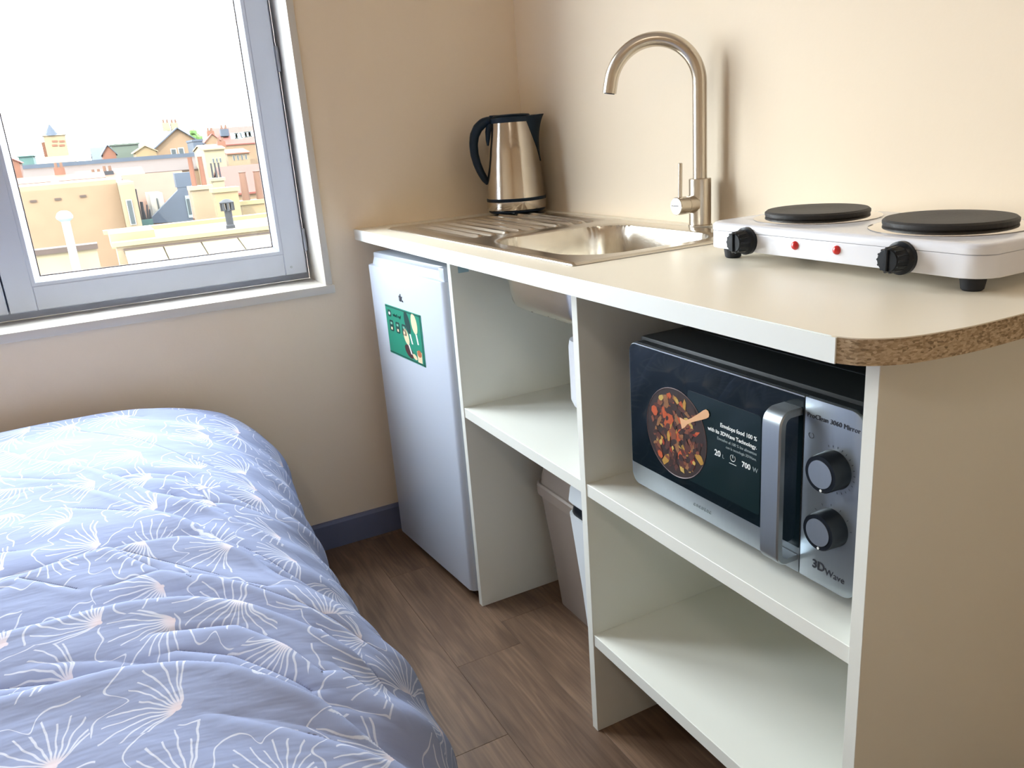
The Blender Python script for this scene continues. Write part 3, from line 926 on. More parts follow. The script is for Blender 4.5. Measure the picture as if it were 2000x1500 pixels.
# control panel
bm = add_prism(B(), rrect(dsx + 0.0008, mx1 - 0.0005, dz0, mz1 - 0.0005, (0.001, 0.016, 0.016, 0.001), 6), MY, MY + 0.0055, 'xz', bev=0.0008)
panel = obj('control_panel', bm, M['silver'], mw, smooth=True)
PY = MY - 0.0003
text('model_lettering', 'ProClean 3060 Mirror', 0.0085, ((dsx + mx1) / 2, PY, mz1 - 0.0245), M['darkprint'], panel, 'CENTER')
text('wave_lettering', '3D', 0.0160, (dsx + 0.021, PY, mz0 + 0.020), M['darkprint'], panel, bold=0.0003)
text('wave_lettering', 'Wave', 0.0125, (dsx + 0.0412, PY, mz0 + 0.0185), M['darkprint'], panel)
pcx = 1.5405
for kz, nlab in ((0.7085, 1), (0.6330, 2)):
    kb = lathe('dial_knob', [(0.0, 0.0), (0.0245, 0.0), (0.0245, 0.0015), (0.0240, 0.003), (0.0232, 0.0220), (0.0222, 0.0235), (0.0, 0.0235)], M['black'], mw, 48, (pcx, MY, kz), (0, -1, 0))
    lathe('knob_cap', [(0.0, 0.0236), (0.0172, 0.0236), (0.0172, 0.0243), (0.0, 0.0243)], M['silver'], kb, 40, (pcx, MY, kz), (0, -1, 0))
    lathe('knob_pointer', [(0.0, 0.0236), (0.0017, 0.0236), (0.0017, 0.0242), (0.0, 0.0243)], M['white'], kb, 12, (pcx + 0.002, MY, kz - 0.0199), (0, -1, 0))
    bm = B()
    for i in range(16 if nlab == 1 else 6):
        a = math.radians((-20 + i * 13.5) if nlab == 1 else (-60 + i * 28))
        r0, r1 = 0.0275, 0.0300
        sx_, cz2 = math.sin(a), math.cos(a)
        add_tube(bm, [(pcx + r0 * sx_, PY, kz + r0 * cz2), (pcx + r1 * sx_, PY, kz + r1 * cz2)], 0.0003, 4)
    obj('dial_ticks', bm, M['darkprint'], panel)
bm = B()
for i in range(20):
    a0, a1 = math.radians(30 + i * 15), math.radians(30 + (i + 1) * 15)
    add_tube(bm, [(dsx + 0.0115 + 0.0037 * math.sin(a0), PY, mz1 - 0.047 + 0.0037 * math.cos(a0)), (dsx + 0.0115 + 0.0037 * math.sin(a1), PY, mz1 - 0.047 + 0.0037 * math.cos(a1))], 0.00025, 4)
obj('timer_symbol', bm, M['darkprint'], panel)
# handle: bowed silver bar on two dark posts
hx0, hx1 = 1.4585, 1.4900
hyp = [(MY - 0.0010, 0.7680), (MY - 0.016, 0.7680)]
for i in range(1, 9):
    a = 0.5 * PI * i / 8
    hyp.append((MY - 0.018 - 0.014 * math.sin(a), 0.7680 - 0.014 * (1 - math.cos(a))))
hyp += [(MY - 0.0325, z) for z in np.linspace(0.745, 0.595, 8)]
for i in range(1, 9):
    a = 0.5 * PI * i / 8
    hyp.append((MY - 0.018 - 0.014 * math.cos(a), 0.5820 - 0.014 * math.sin(a)))
hyp += [(MY - 0.016, 0.5680), (MY - 0.0010, 0.5680)]
bm = B(); prev = None
for i, (yy, zz) in enumerate(hyp):
    a = Vector(hyp[max(i - 1, 0)]); b = Vector(hyp[min(i + 1, len(hyp) - 1)])
    t = (b - a).normalized(); nrm = Vector((t.y, -t.x)) * 0.0045
    ch = 0.002
    q = []
    for (xx, k_) in ((hx0 + ch, 1), (hx1 - ch, 1), (hx1, 0.55), (hx1, -1), (hx0, -1), (hx0, 0.55)):
        q.append(bm.verts.new((xx, yy + nrm.x * k_, zz + nrm.y * k_)))
    if prev:
        for k_ in range(6): bm.faces.new((prev[k_], prev[(k_ + 1) % 6], q[(k_ + 1) % 6], q[k_]))
    else: bm.faces.new(q)
    prev = q
bm.faces.new(prev)
han = obj('door_handle', bm, M['silver'], mw, smooth=True)
for fx in (mx0 + 0.05, mx1 - 0.05):
    for fy in (MY + 0.05, -0.1):
        lathe('foot', [(0.0, 0), (0.014, 0), (0.016, 0.0285), (0.0, 0.0285)], M['black'], mw, 16, (fx, fy, 0.5225))
# door sticker: printed stew bowl and words
SYP = MY - 0.0009
stk = obj('door_sticker', add_prism(B(), rrect(1.275, 1.422, 0.600, 0.742, 0.004, 3), SYP - 0.0002, SYP, 'xz'), mat('clear_dark_film', (0.006, 0.018, 0.018), 0.12), mw)
bcx, bcz, brr = 1.2465, 0.6660, 0.0700
SY2 = SYP - 0.0003
obj('printed_bowl', add_lathe(B(), [(0.0, 0), (brr, 0), (brr, 0.0002), (0, 0.0002)], 56, (bcx, SY2, bcz), (0, -1, 0)), mat('print_bowl_brown', srgb(48, 34, 32), 0.5, var=0.3, vscale=40), stk)
bm = B()
n = 56
for i in range(n):
    a0, a1 = 2 * PI * i / n, 2 * PI * (i + 1) / n
    add_tube(bm, [(bcx + brr * math.cos(a0), SY2 - 0.0003, bcz + brr * math.sin(a0)), (bcx + brr * math.cos(a1), SY2 - 0.0003, bcz + brr * math.sin(a1))], 0.0008, 4)
obj('printed_rim', bm, mat('print_rim', srgb(112, 92, 94), 0.5), stk)
cols = [srgb(186, 82, 38), srgb(178, 136, 58), srgb(84, 44, 36), srgb(126, 70, 48), srgb(52, 30, 26), srgb(140, 96, 60), srgb(150, 48, 30), srgb(196, 166, 88)]
rg = random.Random(3)
fm = [mat('print_food', c, 0.55, var=0.35, vscale=90) for c in cols]
bms = [B() for _ in cols]
lay = 0
for i in range(210):
    rr = (brr - 0.011) * math.sqrt(rg.random()); a = rg.uniform(0, 2 * PI)
    x, z = bcx + rr * math.cos(a), bcz + rr * math.sin(a)
    ci = rg.choices(range(8), [12, 7, 28, 22, 30, 12, 5, 4])[0]
    s = rg.uniform(0.0035, 0.0085) * (1.15 if ci in (0, 1) else 1.0)
    el = rg.uniform(0.6, 1.7); ro = rg.uniform(0, PI); nn = rg.randint(4, 7)
    pp = []
    for k in range(nn):
        an = 2 * PI * k / nn + rg.uniform(-0.25, 0.25)
        ax, az = s * el * math.cos(an), s / el * math.sin(an)
        pp.append((x + ax * math.cos(ro) - az * math.sin(ro), z + ax * math.sin(ro) + az * math.cos(ro)))
    yy = SY2 - 0.0004 - lay * 0.0000025; lay += 1
    bms[ci].faces.new([bms[ci].verts.new((p_, yy, q_)) for p_, q_ in pp])
for ci, b_ in enumerate(bms): obj('printed_food', b_, fm[ci], stk, kind='stuff')
sp = []
yy = SY2 - 0.0012
bm = B()
spts = [(1.2605, 0.6865, 0.0090), (1.2675, 0.6885, 0.0065), (1.274, 0.6915, 0.0030), (1.286, 0.6985, 0.0030), (1.300, 0.7065, 0.0045), (1.314, 0.7150, 0.0062), (1.3195, 0.7185, 0.0058), (1.3225, 0.7200, 0.0025)]
up_, dn_ = [], []
for i, (x, z, w_) in enumerate(spts):
    a = spts[max(0, i - 1)]; b = spts[min(len(spts) - 1, i + 1)]
    t = Vector((b[0] - a[0], b[1] - a[1])).normalized()
    up_.append((x - t.y * w_, z + t.x * w_)); dn_.append((x + t.y * w_, z - t.x * w_))
lo_ = [bm.verts.new((a, yy, b)) for a, b in up_ + dn_[::-1]]
bm.faces.new(lo_)
obj('printed_spoon', bm, mat('print_wood', srgb(226, 176, 132), 0.5, var=0.1), stk)
TXR = 1.4155
for body_, fit_, z_, m_, bo_ in (('Envelops food 100 %', 0.0700, 0.7055, 'white', 0.00015), ('with its 3DWave Technology.', 0.0960, 0.6938, 'white', 0.00015),
                                 ('Envuelve el 100 % los alimentos', 0.0760, 0.6850, 'greyprint', 0), ('con la tecnología 3DWave.', 0.0585, 0.6772, 'greyprint', 0)):
    text('sticker_lettering', body_, 0.01, (TXR, SYP - 0.0004, z_), M[m_], stk, 'RIGHT', bold=bo_, fit=fit_)
text('sticker_lettering', '20', 0.0125, (1.3335, SYP - 0.0004, 0.6600), M['white'], stk, bold=0.0002)
text('sticker_lettering', 'L', 0.0075, (1.3495, SYP - 0.0004, 0.6600), M['greyprint'], stk)
text('sticker_lettering', '700', 0.0110, (1.3880, SYP - 0.0004, 0.6605), M['white'], stk, bold=0.0002)
text('sticker_lettering', 'W', 0.0095, (1.4085, SYP - 0.0004, 0.6605), M['greyprint'], stk)
bm = B()
for i in range(18):
    a0, a1 = math.radians(40 + i * 16), math.radians(40 + (i + 1) * 16)
    add_tube(bm, [(1.3705 + 0.0048 * math.sin(a0), SYP - 0.0004, 0.6665 + 0.0048 * math.cos(a0)), (1.3705 + 0.0048 * math.sin(a1), SYP - 0.0004, 0.6665 + 0.0048 * math.cos(a1))], 0.0005, 4)
add_box(bm, 1.3635, 1.3775, SYP - 0.0006, SYP - 0.0003, 0.6572, 0.6578)
add_box(bm, 1.3701, 1.3709, SYP - 0.0006, SYP - 0.0003, 0.6665, 0.6715)
obj('sticker_symbol', bm, M['white'], stk)

# ------------------------------------------------------------------ fridge (own frame: x along its front from the left edge, y back)
FW = 0.437
fr = thing('fridge', 'small white under-counter fridge with green sticker on its door', 'fridge', (0.0715, -0.531, 0.0), math.atan2(0.033, 0.440))
box('cabinet', 0.006, FW - 0.004, 0.052, 0.47, 0.022, 0.822, M['fridge'], fr, 0.006, 2, local=True)
box('top_cover', 0.004, FW - 0.002, 0.018, 0.475, 0.8225, 0.843, M['fridgegrey'], fr, 0.006, 2, local=True)
door = None
bm = add_prism(B(), rrect(0.0, FW, 0.0, 0.046, (0.012, 0.016, 0.002, 0.002), 6), 0.028, 0.812, 'xy', bev=0.003)
door = obj('door', bm, M['fridge'], fr, smooth=True, local=True)
bm = add_prism(B(), [(0.012, 0.812), (0.040, 0.812), (0.040, 0.842), (0.024, 0.842), (0.020, 0.836)], 0.010, FW - 0.03, 'yz')
for v in bm.verts: pass
obj('grip_recess', bm, M['fridge'], door, local=True)
box('grip_end', FW - 0.029, FW - 0.002, 0.006, 0.040, 0.811, 0.842, M['fridge'], door, 0.004, 2, local=True)
box('door_seal', 0.008, FW - 0.006, 0.0462, 0.0518, 0.03, 0.81, M['fridgegrey'], fr, local=True)
box('plinth', 0.01, FW - 0.01, 0.060, 0.46, 0.004, 0.022, M['black'], fr, local=True)
for fx in (0.04, FW - 0.04):
    for fy in (0.09, 0.42):
        lathe('foot', [(0.0, 0), (0.018, 0), (0.018, 0.006), (0, 0.006)], M['black'], fr, 14, (fx, fy, 0), local=True)
text('logo', 'tk.', 0.027, (0.186, -0.0006, 0.7375), M['darkprint'], door, 'LEFT', bold=0.0005, local=True, spacing=0.9)
# green energy sticker
G = mat('green_sticker', srgb(18, 140, 116), 0.42, var=0.05)
sx0, sx1, sz0, sz1 = 0.092, 0.304, 0.588, 0.7175
st = obj('sticker', add_prism(B(), [(sx0, sz0), (sx1, sz0), (sx1, sz1), (sx0, sz1)], -0.0008, -0.0002, 'xz'), G, fr, local=True)
SF = -0.0010


def spoly(name, pts_, m, y0=SF):
    b_ = B(); b_.faces.new([b_.verts.new((a, y0, b)) for a, b in pts_])
    return obj(name, b_, m, st, local=True)


def sell(cx, cz, rx, rz, rot=0, n=20):
    return [(cx + rx * math.cos(2 * PI * i / n) * math.cos(rot) - rz * math.sin(2 * PI * i / n) * math.sin(rot), cz + rx * math.cos(2 * PI * i / n) * math.sin(rot) + rz * math.sin(2 * PI * i / n) * math.cos(rot)) for i in range(n)]


GD = mat('print_dark_green', srgb(10, 62, 62), 0.5)
CRM = mat('print_cream', srgb(238, 214, 178), 0.5, var=0.08)
BRN = mat('print_brown', srgb(70, 36, 44), 0.5, var=0.2)
bm = B()
for a, b, c, d in ((sx0, sx1, sz1 - 0.005, sz1 - 0.0025), (sx0, sx1, sz0 + 0.0025, sz0 + 0.005), (sx1 - 0.008, sx1 - 0.004, sz0, sz1)):
    bm.faces.new([bm.verts.new(q) for q in ((a, SF, c), (b, SF, c), (b, SF, d), (a, SF, d))])
obj('border_line', bm, GD, st, local=True)
spoly('badge', rrect(sx0 + 0.013, sx0 + 0.035, sz1 - 0.030, sz1 - 0.012, 0.006), GD)
spoly('badge_mark', sell(sx0 + 0.024, sz1 - 0.021, 0.006, 0.004), M['white'], SF - 0.0003)
for i in range(3):
    x = sx0 + 0.018 + i * 0.038
    spoly('pictogram', rrect(x, x + 0.024, 0.650, 0.679, 0.004), GD)
    spoly('pictogram_mark', rrect(x + 0.006, x + 0.018, 0.668, 0.674, 0.001), mat('print_pale_green', srgb(120, 190, 170), 0.5), SF - 0.0003)
    spoly('pictogram_mark', rrect(x + 0.007, x + 0.017, 0.654, 0.661, 0.001), CRM, SF - 0.0003)
text('sticker_title', "what's up?", 0.012, (sx0 + 0.045, SF - 0.0002, sz1 - 0.026), GD, st, local=True)
for (x, z, rx, rz, rot, m_) in ((0.262, 0.690, 0.016, 0.026, 0.25, CRM), (0.222, 0.687, 0.015, 0.029, 0.35, GD), (0.207, 0.650, 0.014, 0.023, 0.5, CRM)):
    spoly('printed_lolly', sell(x, z, rx, rz, rot), m_)
    dx_, dz_ = math.sin(rot), -math.cos(rot)
    a = (x + dx_ * rz, z + dz_ * rz); b = (x + dx_ * (rz + 0.026), z + dz_ * (rz + 0.026))
    spoly('printed_stick', [(a[0] - 0.004, a[1]), (a[0] + 0.004, a[1]), (b[0] + 0.004, b[1]), (b[0] - 0.004, b[1])], M['white'], SF - 0.0002)
spoly('printed_jar', sell(0.216, 0.612, 0.026, 0.014, -0.4), BRN)
spoly('printed_jar', sell(0.248, 0.604, 0.013, 0.006, -0.3), CRM, SF - 0.0003)
spoly('printed_cup', [(0.264, 0.594), (0.288, 0.594), (0.290, 0.622), (0.262, 0.622)], CRM)
spoly('printed_cup', sell(0.276, 0.617, 0.012, 0.009), mat('print_caramel', srgb(176, 108, 72), 0.5, var=0.2), SF - 0.0003)

# ------------------------------------------------------------------ bins under the shelf


def bin_shape(x0, x1, y0, y1, h, tap_, r=0.025, n=6, wall=0.0):
    bm = B(); prev = None
    for z, o in ((0.0, tap_), (0.004, tap_ - 0.003), (h * 0.5, tap_ * 0.5), (h, 0.0)):
        ring = [bm.verts.new((a, b, z)) for a, b in rrect(x0 + o, x1 - o, y0 + o, y1 - o, r, n)]
        if prev:
            for i in range(len(ring)): bm.faces.new((prev[i], prev[(i + 1) % len(ring)], ring[(i + 1) % len(ring)], ring[i]))
        else: bm.faces.new(ring)
        prev = ring
    bm.faces.new(prev)
    return bm


def dome(x0, x1, y0, y1, z0, prof, r=0.03):
    bm = B(); prev = None
    for o, z in prof:
        ring = [bm.verts.new((a, b, z0 + z)) for a, b in rrect(x0 + o, x1 - o, y0 + o, y1 - o, max(0.004, r - o * 0.3), 6)]
        if prev:
            for i in range(len(ring)): bm.faces.new((prev[i], prev[(i + 1) % len(ring)], ring[(i + 1) % len(ring)], ring[i]))
        else: bm.faces.new(ring)
        prev = ring
    bm.faces.new(prev)
    return bm


tb = thing('waste_bin', 'taupe plastic swing-lid bin beside the white bin, further left', 'bin', (0.705, -0.235, 0))
obj('bin_body', bin_shape(0.598, 0.800, -0.345, -0.130, 0.296, 0.028), M['taupe'], tb, smooth=True)
obj('rim', dome(0.590, 0.808, -0.353, -0.122, 0.2965, [(0.004, 0.0), (0.0, 0.003), (0.0, 0.026), (0.004, 0.030)]), M['taupe'], tb, smooth=True)
obj('swing_lid', dome(0.596, 0.802, -0.347, -0.128, 0.327, [(0.002, 0.0), (0.004, 0.02), (0.014, 0.06), (0.035, 0.085), (0.07, 0.095)]), M['taupe'], tb, smooth=True)
wb = thing('waste_bin', 'white plastic bin with black liner showing beneath its lid', 'bin', (0.925, -0.27, 0))
obj('bin_body', bin_shape(0.822, 1.020, -0.400, -0.165, 0.352, 0.026), M['binwhite'], wb, smooth=True)
obj('bin_liner', dome(0.823, 1.019, -0.3985, -0.166, 0.3525, [(0.003, 0.0), (0.0015, 0.004), (0.004, 0.020), (0.006, 0.026)]), M['black'], wb, smooth=True)
obj('lid', dome(0.820, 1.022, -0.402, -0.163, 0.379, [(0.003, 0.0), (0.0, 0.004), (0.003, 0.03), (0.016, 0.06), (0.05, 0.075)]), M['binwhite'], wb, smooth=True)

# ================================================================== BED
bed = thing('bed', 'single bed base and mattress almost hidden beneath the blue duvet', 'bed', (1.02, -1.36, 0))
box('mattress', 0.12, 1.95, -1.72, -1.03, 0.30, 0.43, M['mattress'], bed, 0.03, 3)
box('bed_base', 0.11, 1.955, -1.76, -0.97, 0.14, 0.30, M['bedwood'], bed, 0.004, 1)
for fx in (0.14, 1.92):
    for fy in (-1.72, -1.01):
        lathe('leg', [(0.0, 0), (0.02, 0), (0.026, 0.14), (0, 0.14)], M['bedwood'], bed, 16, (fx, fy, 0))

prof = np.array([(-0.872, 0.055), (-0.856, 0.14), (-0.845, 0.22), (-0.842, 0.29), (-0.848, 0.345), (-0.868, 0.395), (-0.905, 0.444), (-0.955, 0.487), (-1.02, 0.519), (-1.10, 0.541), (-1.20, 0.553), (-1.32, 0.556), (-1.48, 0.555), (-1.60, 0.545), (-1.70, 0.515), (-1.78, 0.46), (-1.83, 0.38), (-1.85, 0.28), (-1.85, 0.15), (-1.84, 0.055)])
# resample the cross-section by arc length
fine = []
for i in range(len(prof) - 1):
    p0, p1, p2, p3 = prof[max(i - 1, 0)], prof[i], prof[i + 1], prof[min(i + 2, len(prof) - 1)]
    for f in np.linspace(0, 1, 12, endpoint=False):
        fine.append(0.5 * ((2 * p1) + (-p0 + p2) * f + (2 * p0 - 5 * p1 + 4 * p2 - p3) * f * f + (-p0 + 3 * p1 - 3 * p2 + p3) * f ** 3))
fine.append(prof[-1]); fine = np.array(fine)
al = np.concatenate([[0], np.cumsum(np.hypot(*np.diff(fine, axis=0).T))])
s_split = float(np.interp(-(-1.52), -fine[60:200, 0], al[60:200]))
sv = np.concatenate([np.linspace(0, s_split, 400, endpoint=False), np.linspace(s_split, al[-1], 60)])
NT = len(sv)
PYc = np.interp(sv, al, fine[:, 0]); PZc = np.interp(sv, al, fine[:, 1])
dyt = np.gradient(PYc, sv); dzt = np.gradient(PZc, sv)
NYc, NZc = dzt, -dyt                                    # outward normal of the section
# cross coordinate q: equals y on the flat top and runs on by arc length down the sides
i0 = int(np.argmin(np.abs(PYc + 1.20)))
q = -1.20 - (sv - sv[i0])
xv = np.concatenate([np.linspace(0.045, 1.62, 620, endpoint=False), np.linspace(1.62, 1.965, 40)])
NXD = len(xv)
XX, QQ = np.meshgrid(xv, q, indexing='ij')
shift = np.interp(xv, [0.05, 0.18, 0.45, 0.75, 0.95, 1.16, 1.25, 1.42, 1.97], [0.0, -0.004, -0.034, -0.052, -0.054, -0.034, -0.038, -0.066, -0.07])
disp = np.zeros_like(XX)


def fold(pts_, amp, w_far=0.045, w_near=0.055, soft=0.0042, end=0.05, ext=True):
    """cloth fold across the bed: valley on the window side, sharp crease, ridge on the near side"""
    a = np.array(sorted(pts_))
    xc = np.interp(QQ, a[:, 0], a[:, 1])
    lo, hi_ = a[0, 0], a[-1, 0]
    if ext:
        xc = xc + np.clip(QQ - hi_, 0, 1) * 0.9
        hi_ = hi_ + 0.28
    fade = sstep(lo - end, lo + end, QQ) * (1 - sstep(hi_ - end, hi_ + end, QQ))
    if ext and a[0, 0] < -1.3: fade = np.where(QQ < a[1, 0], 1 - sstep(-1.45, -1.8, QQ) * 0, fade)
    d = XX - xc
    st_ = 1 / (1 + np.exp(-np.clip(d / soft, -40, 40)))
    fade = fade * (1 - 0.65 * sstep(-0.98, -0.80, QQ))
    groove = -0.8 * amp * fade * np.exp(-(d / 0.007) ** 2)
    return groove + amp * fade * (-(1 - st_) * np.exp(np.minimum(d, 0) / w_far) + 0.75 * st_ * np.exp(-np.maximum(d, 0) / w_near))


F1 = [(-1.376, 0.928), (-1.298, 0.909), (-1.22, 0.901), (-1.103, 0.901), (-1.066, 0.907), (-1.004, 0.972), (-0.976, 1.035)]
F2 = [(-1.366, 1.08), (-1.281, 1.085), (-1.203, 1.09), (-1.129, 1.104), (-1.068, 1.131), (-0.982, 1.2), (-0.955, 1.223)]
F3 = [(-1.355, 1.231), (-1.281, 1.243), (-1.214, 1.248), (-1.15, 1.266), (-1.097, 1.289), (-0.997, 1.36), (-0.953, 1.407)]
F4 = [(-1.423, 0.262), (-1.367, 0.371), (-1.303, 0.442), (-1.238, 0.522), (-1.181, 0.614), (-1.14, 0.685)]
F5 = [(-1.404, 0.528), (-1.355, 0.552), (-1.281, 0.587), (-1.221, 0.663), (-1.151, 0.763), (-1.096, 0.82), (-1.0, 0.954)]
F6 = [(-1.2, 0.572), (-1.153, 0.579), (-1.092, 0.603), (-1.027, 0.659)]
F7 = [(-1.427, 0.207), (-1.355, 0.208), (-1.281, 0.178), (-1.203, 0.158), (-1.146, 0.194)]
F8 = [(-1.106, 0.69), (-1.081, 0.728), (-1.048, 0.766)]
F9 = [(-1.063, 0.661), (-1.015, 0.751), (-0.981, 0.802)]
F10 = [(-1.082, 0.802), (-1.041, 0.877), (-0.998, 0.945)]
for f_, a_, wf, wn in ((F1, 0.0165, 0.030, 0.05), (F2, 0.021, 0.042, 0.05), (F3, 0.024, 0.042, 0.06)):
    disp += fold(f_, a_, wf, wn)
S1 = [(-1.218, 1.013), (-1.151, 1.002), (-1.069, 1.042), (-1.004, 1.078)]
S3 = [(-1.156, 1.175), (-1.078, 1.188), (-1.025, 1.237), (-0.977, 1.295)]
S4 = [(-1.156, 1.215), (-1.091, 1.245), (-0.99, 1.325)]
for f_, a_ in ((S1, 0.008), (S3, 0.009), (S4, 0.006)):
    disp += fold(f_, a_, 0.025, 0.03, 0.007, 0.05, ext=False)
for f_, a_ in ((F4, 0.006), (F5, 0.007)):
    disp += fold(f_, a_ * 1.9, 0.028, 0.03, 0.0035)
for f_, a_ in ((F6, 0.005), (F7, 0.005), (F8, 0.005), (F9, 0.004), (F10, 0.004)):
    disp += fold(f_, a_ * 1.9, 0.018, 0.02, 0.0032, 0.03, ext=False)
rc = np.random.RandomState(21)
for k in range(34):
    qc = rc.uniform(-1.5, -0.86); x0_ = rc.uniform(0.15, 1.75); ln_ = rc.uniform(0.05, 0.14); sl = rc.uniform(0.1, 1.3) if qc > -1.2 else rc.uniform(-0.3, 0.9)
    disp += fold([(qc - ln_, x0_ - sl * ln_), (qc, x0_ + rc.uniform(-0.008, 0.008)), (qc + ln_, x0_ + sl * ln_ * 1.2)], rc.uniform(0.0015, 0.0042), 0.016, 0.02, 0.0035, 0.03, ext=False)
# soft rolls between the creases, stronger towards the right-hand side
rs_ = np.random.RandomState(5)
side = sstep(-1.25, -0.95, QQ)
for k in range(9):
    fx = rs_.uniform(28, 75); ph = rs_.uniform(0, 6.28); sk = rs_.uniform(-0.9, -0.2); wob = rs_.uniform(2, 6)
    amp = 0.0007 * (0.5 + 1.3 * side) * (0.4 + 0.6 * np.sin(XX * rs_.uniform(1.5, 4) + QQ * rs_.uniform(2, 6) + ph) ** 2)
    disp += amp * np.sin(fx * (XX + sk * (QQ + 1.1) * 0.8 + 0.02 * np.sin(QQ * wob + ph)) + ph)
# gathers on the hanging side
hang = sstep(-0.98, -0.82, QQ)
for k in range(5):
    fx = rs_.uniform(24, 55); ph = rs_.uniform(0, 6.28)
    disp += 0.0018 * hang * np.sin(fx * (XX + 0.35 * (QQ + 0.9)) + ph + 1.2 * np.sin(4 * XX + ph))
# the foot end rounds over towards the wall
endf = np.clip((0.16 - XX) / 0.115, 0, 1)
drop = 0.045 * endf ** 2.2 + 0.16 * np.clip((0.075 - XX) / 0.03, 0, 1) ** 2
YY = PYc[None, :] + NYc[None, :] * disp + shift[:, None] * sstep(-1.4, -0.9, QQ)
ZZ = PZc[None, :] + NZc[None, :] * disp - drop * sstep(0.05, 0.4, PZc)[None, :]
ZZ = np.maximum(ZZ, 0.02)
bm = B()
me = bpy.data.meshes.new('duvet')
co = np.stack([XX, YY, ZZ], -1).reshape(-1, 3)
idx = np.arange(NXD * NT).reshape(NXD, NT)
quads = np.stack([idx[:-1, :-1], idx[1:, :-1], idx[1:, 1:], idx[:-1, 1:]], -1).reshape(-1, 4)
org = np.array([1.0, -1.36, 0.02])
me.from_pydata((co - org).tolist(), [], quads.tolist())
uvl = me.uv_layers.new(name='cloth')
uvs = np.stack([XX, np.broadcast_to(-q[None, :], XX.shape)], -1).reshape(-1, 2)
li = np.empty(len(me.loops), dtype=np.int32); me.loops.foreach_get('vertex_index', li)
uvl.data.foreach_set('uv', uvs[li].astype(np.float32).ravel())
me.materials.append(M['duvet'])
me.polygons.foreach_set('use_smooth', [True] * len(me.polygons))
bm.free()
duvet = bpy.data.objects.new('duvet', me)
duvet.location = org
COL.objects.link(duvet)
tag(duvet, 'lavender blue duvet printed with white ginkgo leaves, rumpled over the bed', 'duvet')
sm = duvet.modifiers.new('thick', 'SOLIDIFY'); sm.thickness = 0.012; sm.offset = -1

# ================================================================== THE TOWN OUTSIDE
O = {}
def om(key, c, rough=0.85, var=0.14, vscale=1.2, stretch=(1, 1, 1)):
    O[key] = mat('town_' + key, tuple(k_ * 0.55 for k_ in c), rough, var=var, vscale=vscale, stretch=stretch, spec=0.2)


om('peach', (0.155, 0.105, 0.066)); om('peachlight', (0.17, 0.13, 0.085)); om('cream', (0.20, 0.165, 0.105)); om('sand', (0.17, 0.125, 0.07))
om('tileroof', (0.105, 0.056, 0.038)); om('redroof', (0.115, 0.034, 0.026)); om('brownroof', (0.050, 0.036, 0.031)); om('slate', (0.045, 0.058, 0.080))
om('greybox', (0.075, 0.095, 0.080)); om('teal', (0.05, 0.10, 0.095)); om('brick', (0.13, 0.058, 0.038)); om('stone', (0.19, 0.15, 0.095))
om('window', (0.035, 0.045, 0.05), 0.3); om('whitepaint', (0.26, 0.25, 0.23)); om('darkmetal', (0.025, 0.028, 0.034)); om('zinc', (0.17, 0.15, 0.105), 0.5)
om('leaf', (0.06, 0.12, 0.03), vscale=6); om('coping', (0.19, 0.155, 0.082)); om('asphalt', (0.10, 0.09, 0.08)); om('bluewhite', (0.16, 0.20, 0.22))
GZ = -13.0
struct(box('ground', -700, -0.3, -420, 420, GZ - 0.5, GZ, O['asphalt']))


def wall_window(root, X_, y0, y1, z0, z1, fm='whitepaint', pm='window'):
    f = box('window', X_ - 0.05, X_ + 0.05, y0, y1, z0, z1, O[fm], root)
    t = min(y1 - y0, z1 - z0) * 0.14
    box('pane', X_ + 0.03, X_ + 0.07, y0 + t, y1 - t, z0 + t, z1 - t, O[pm], f)
    return f


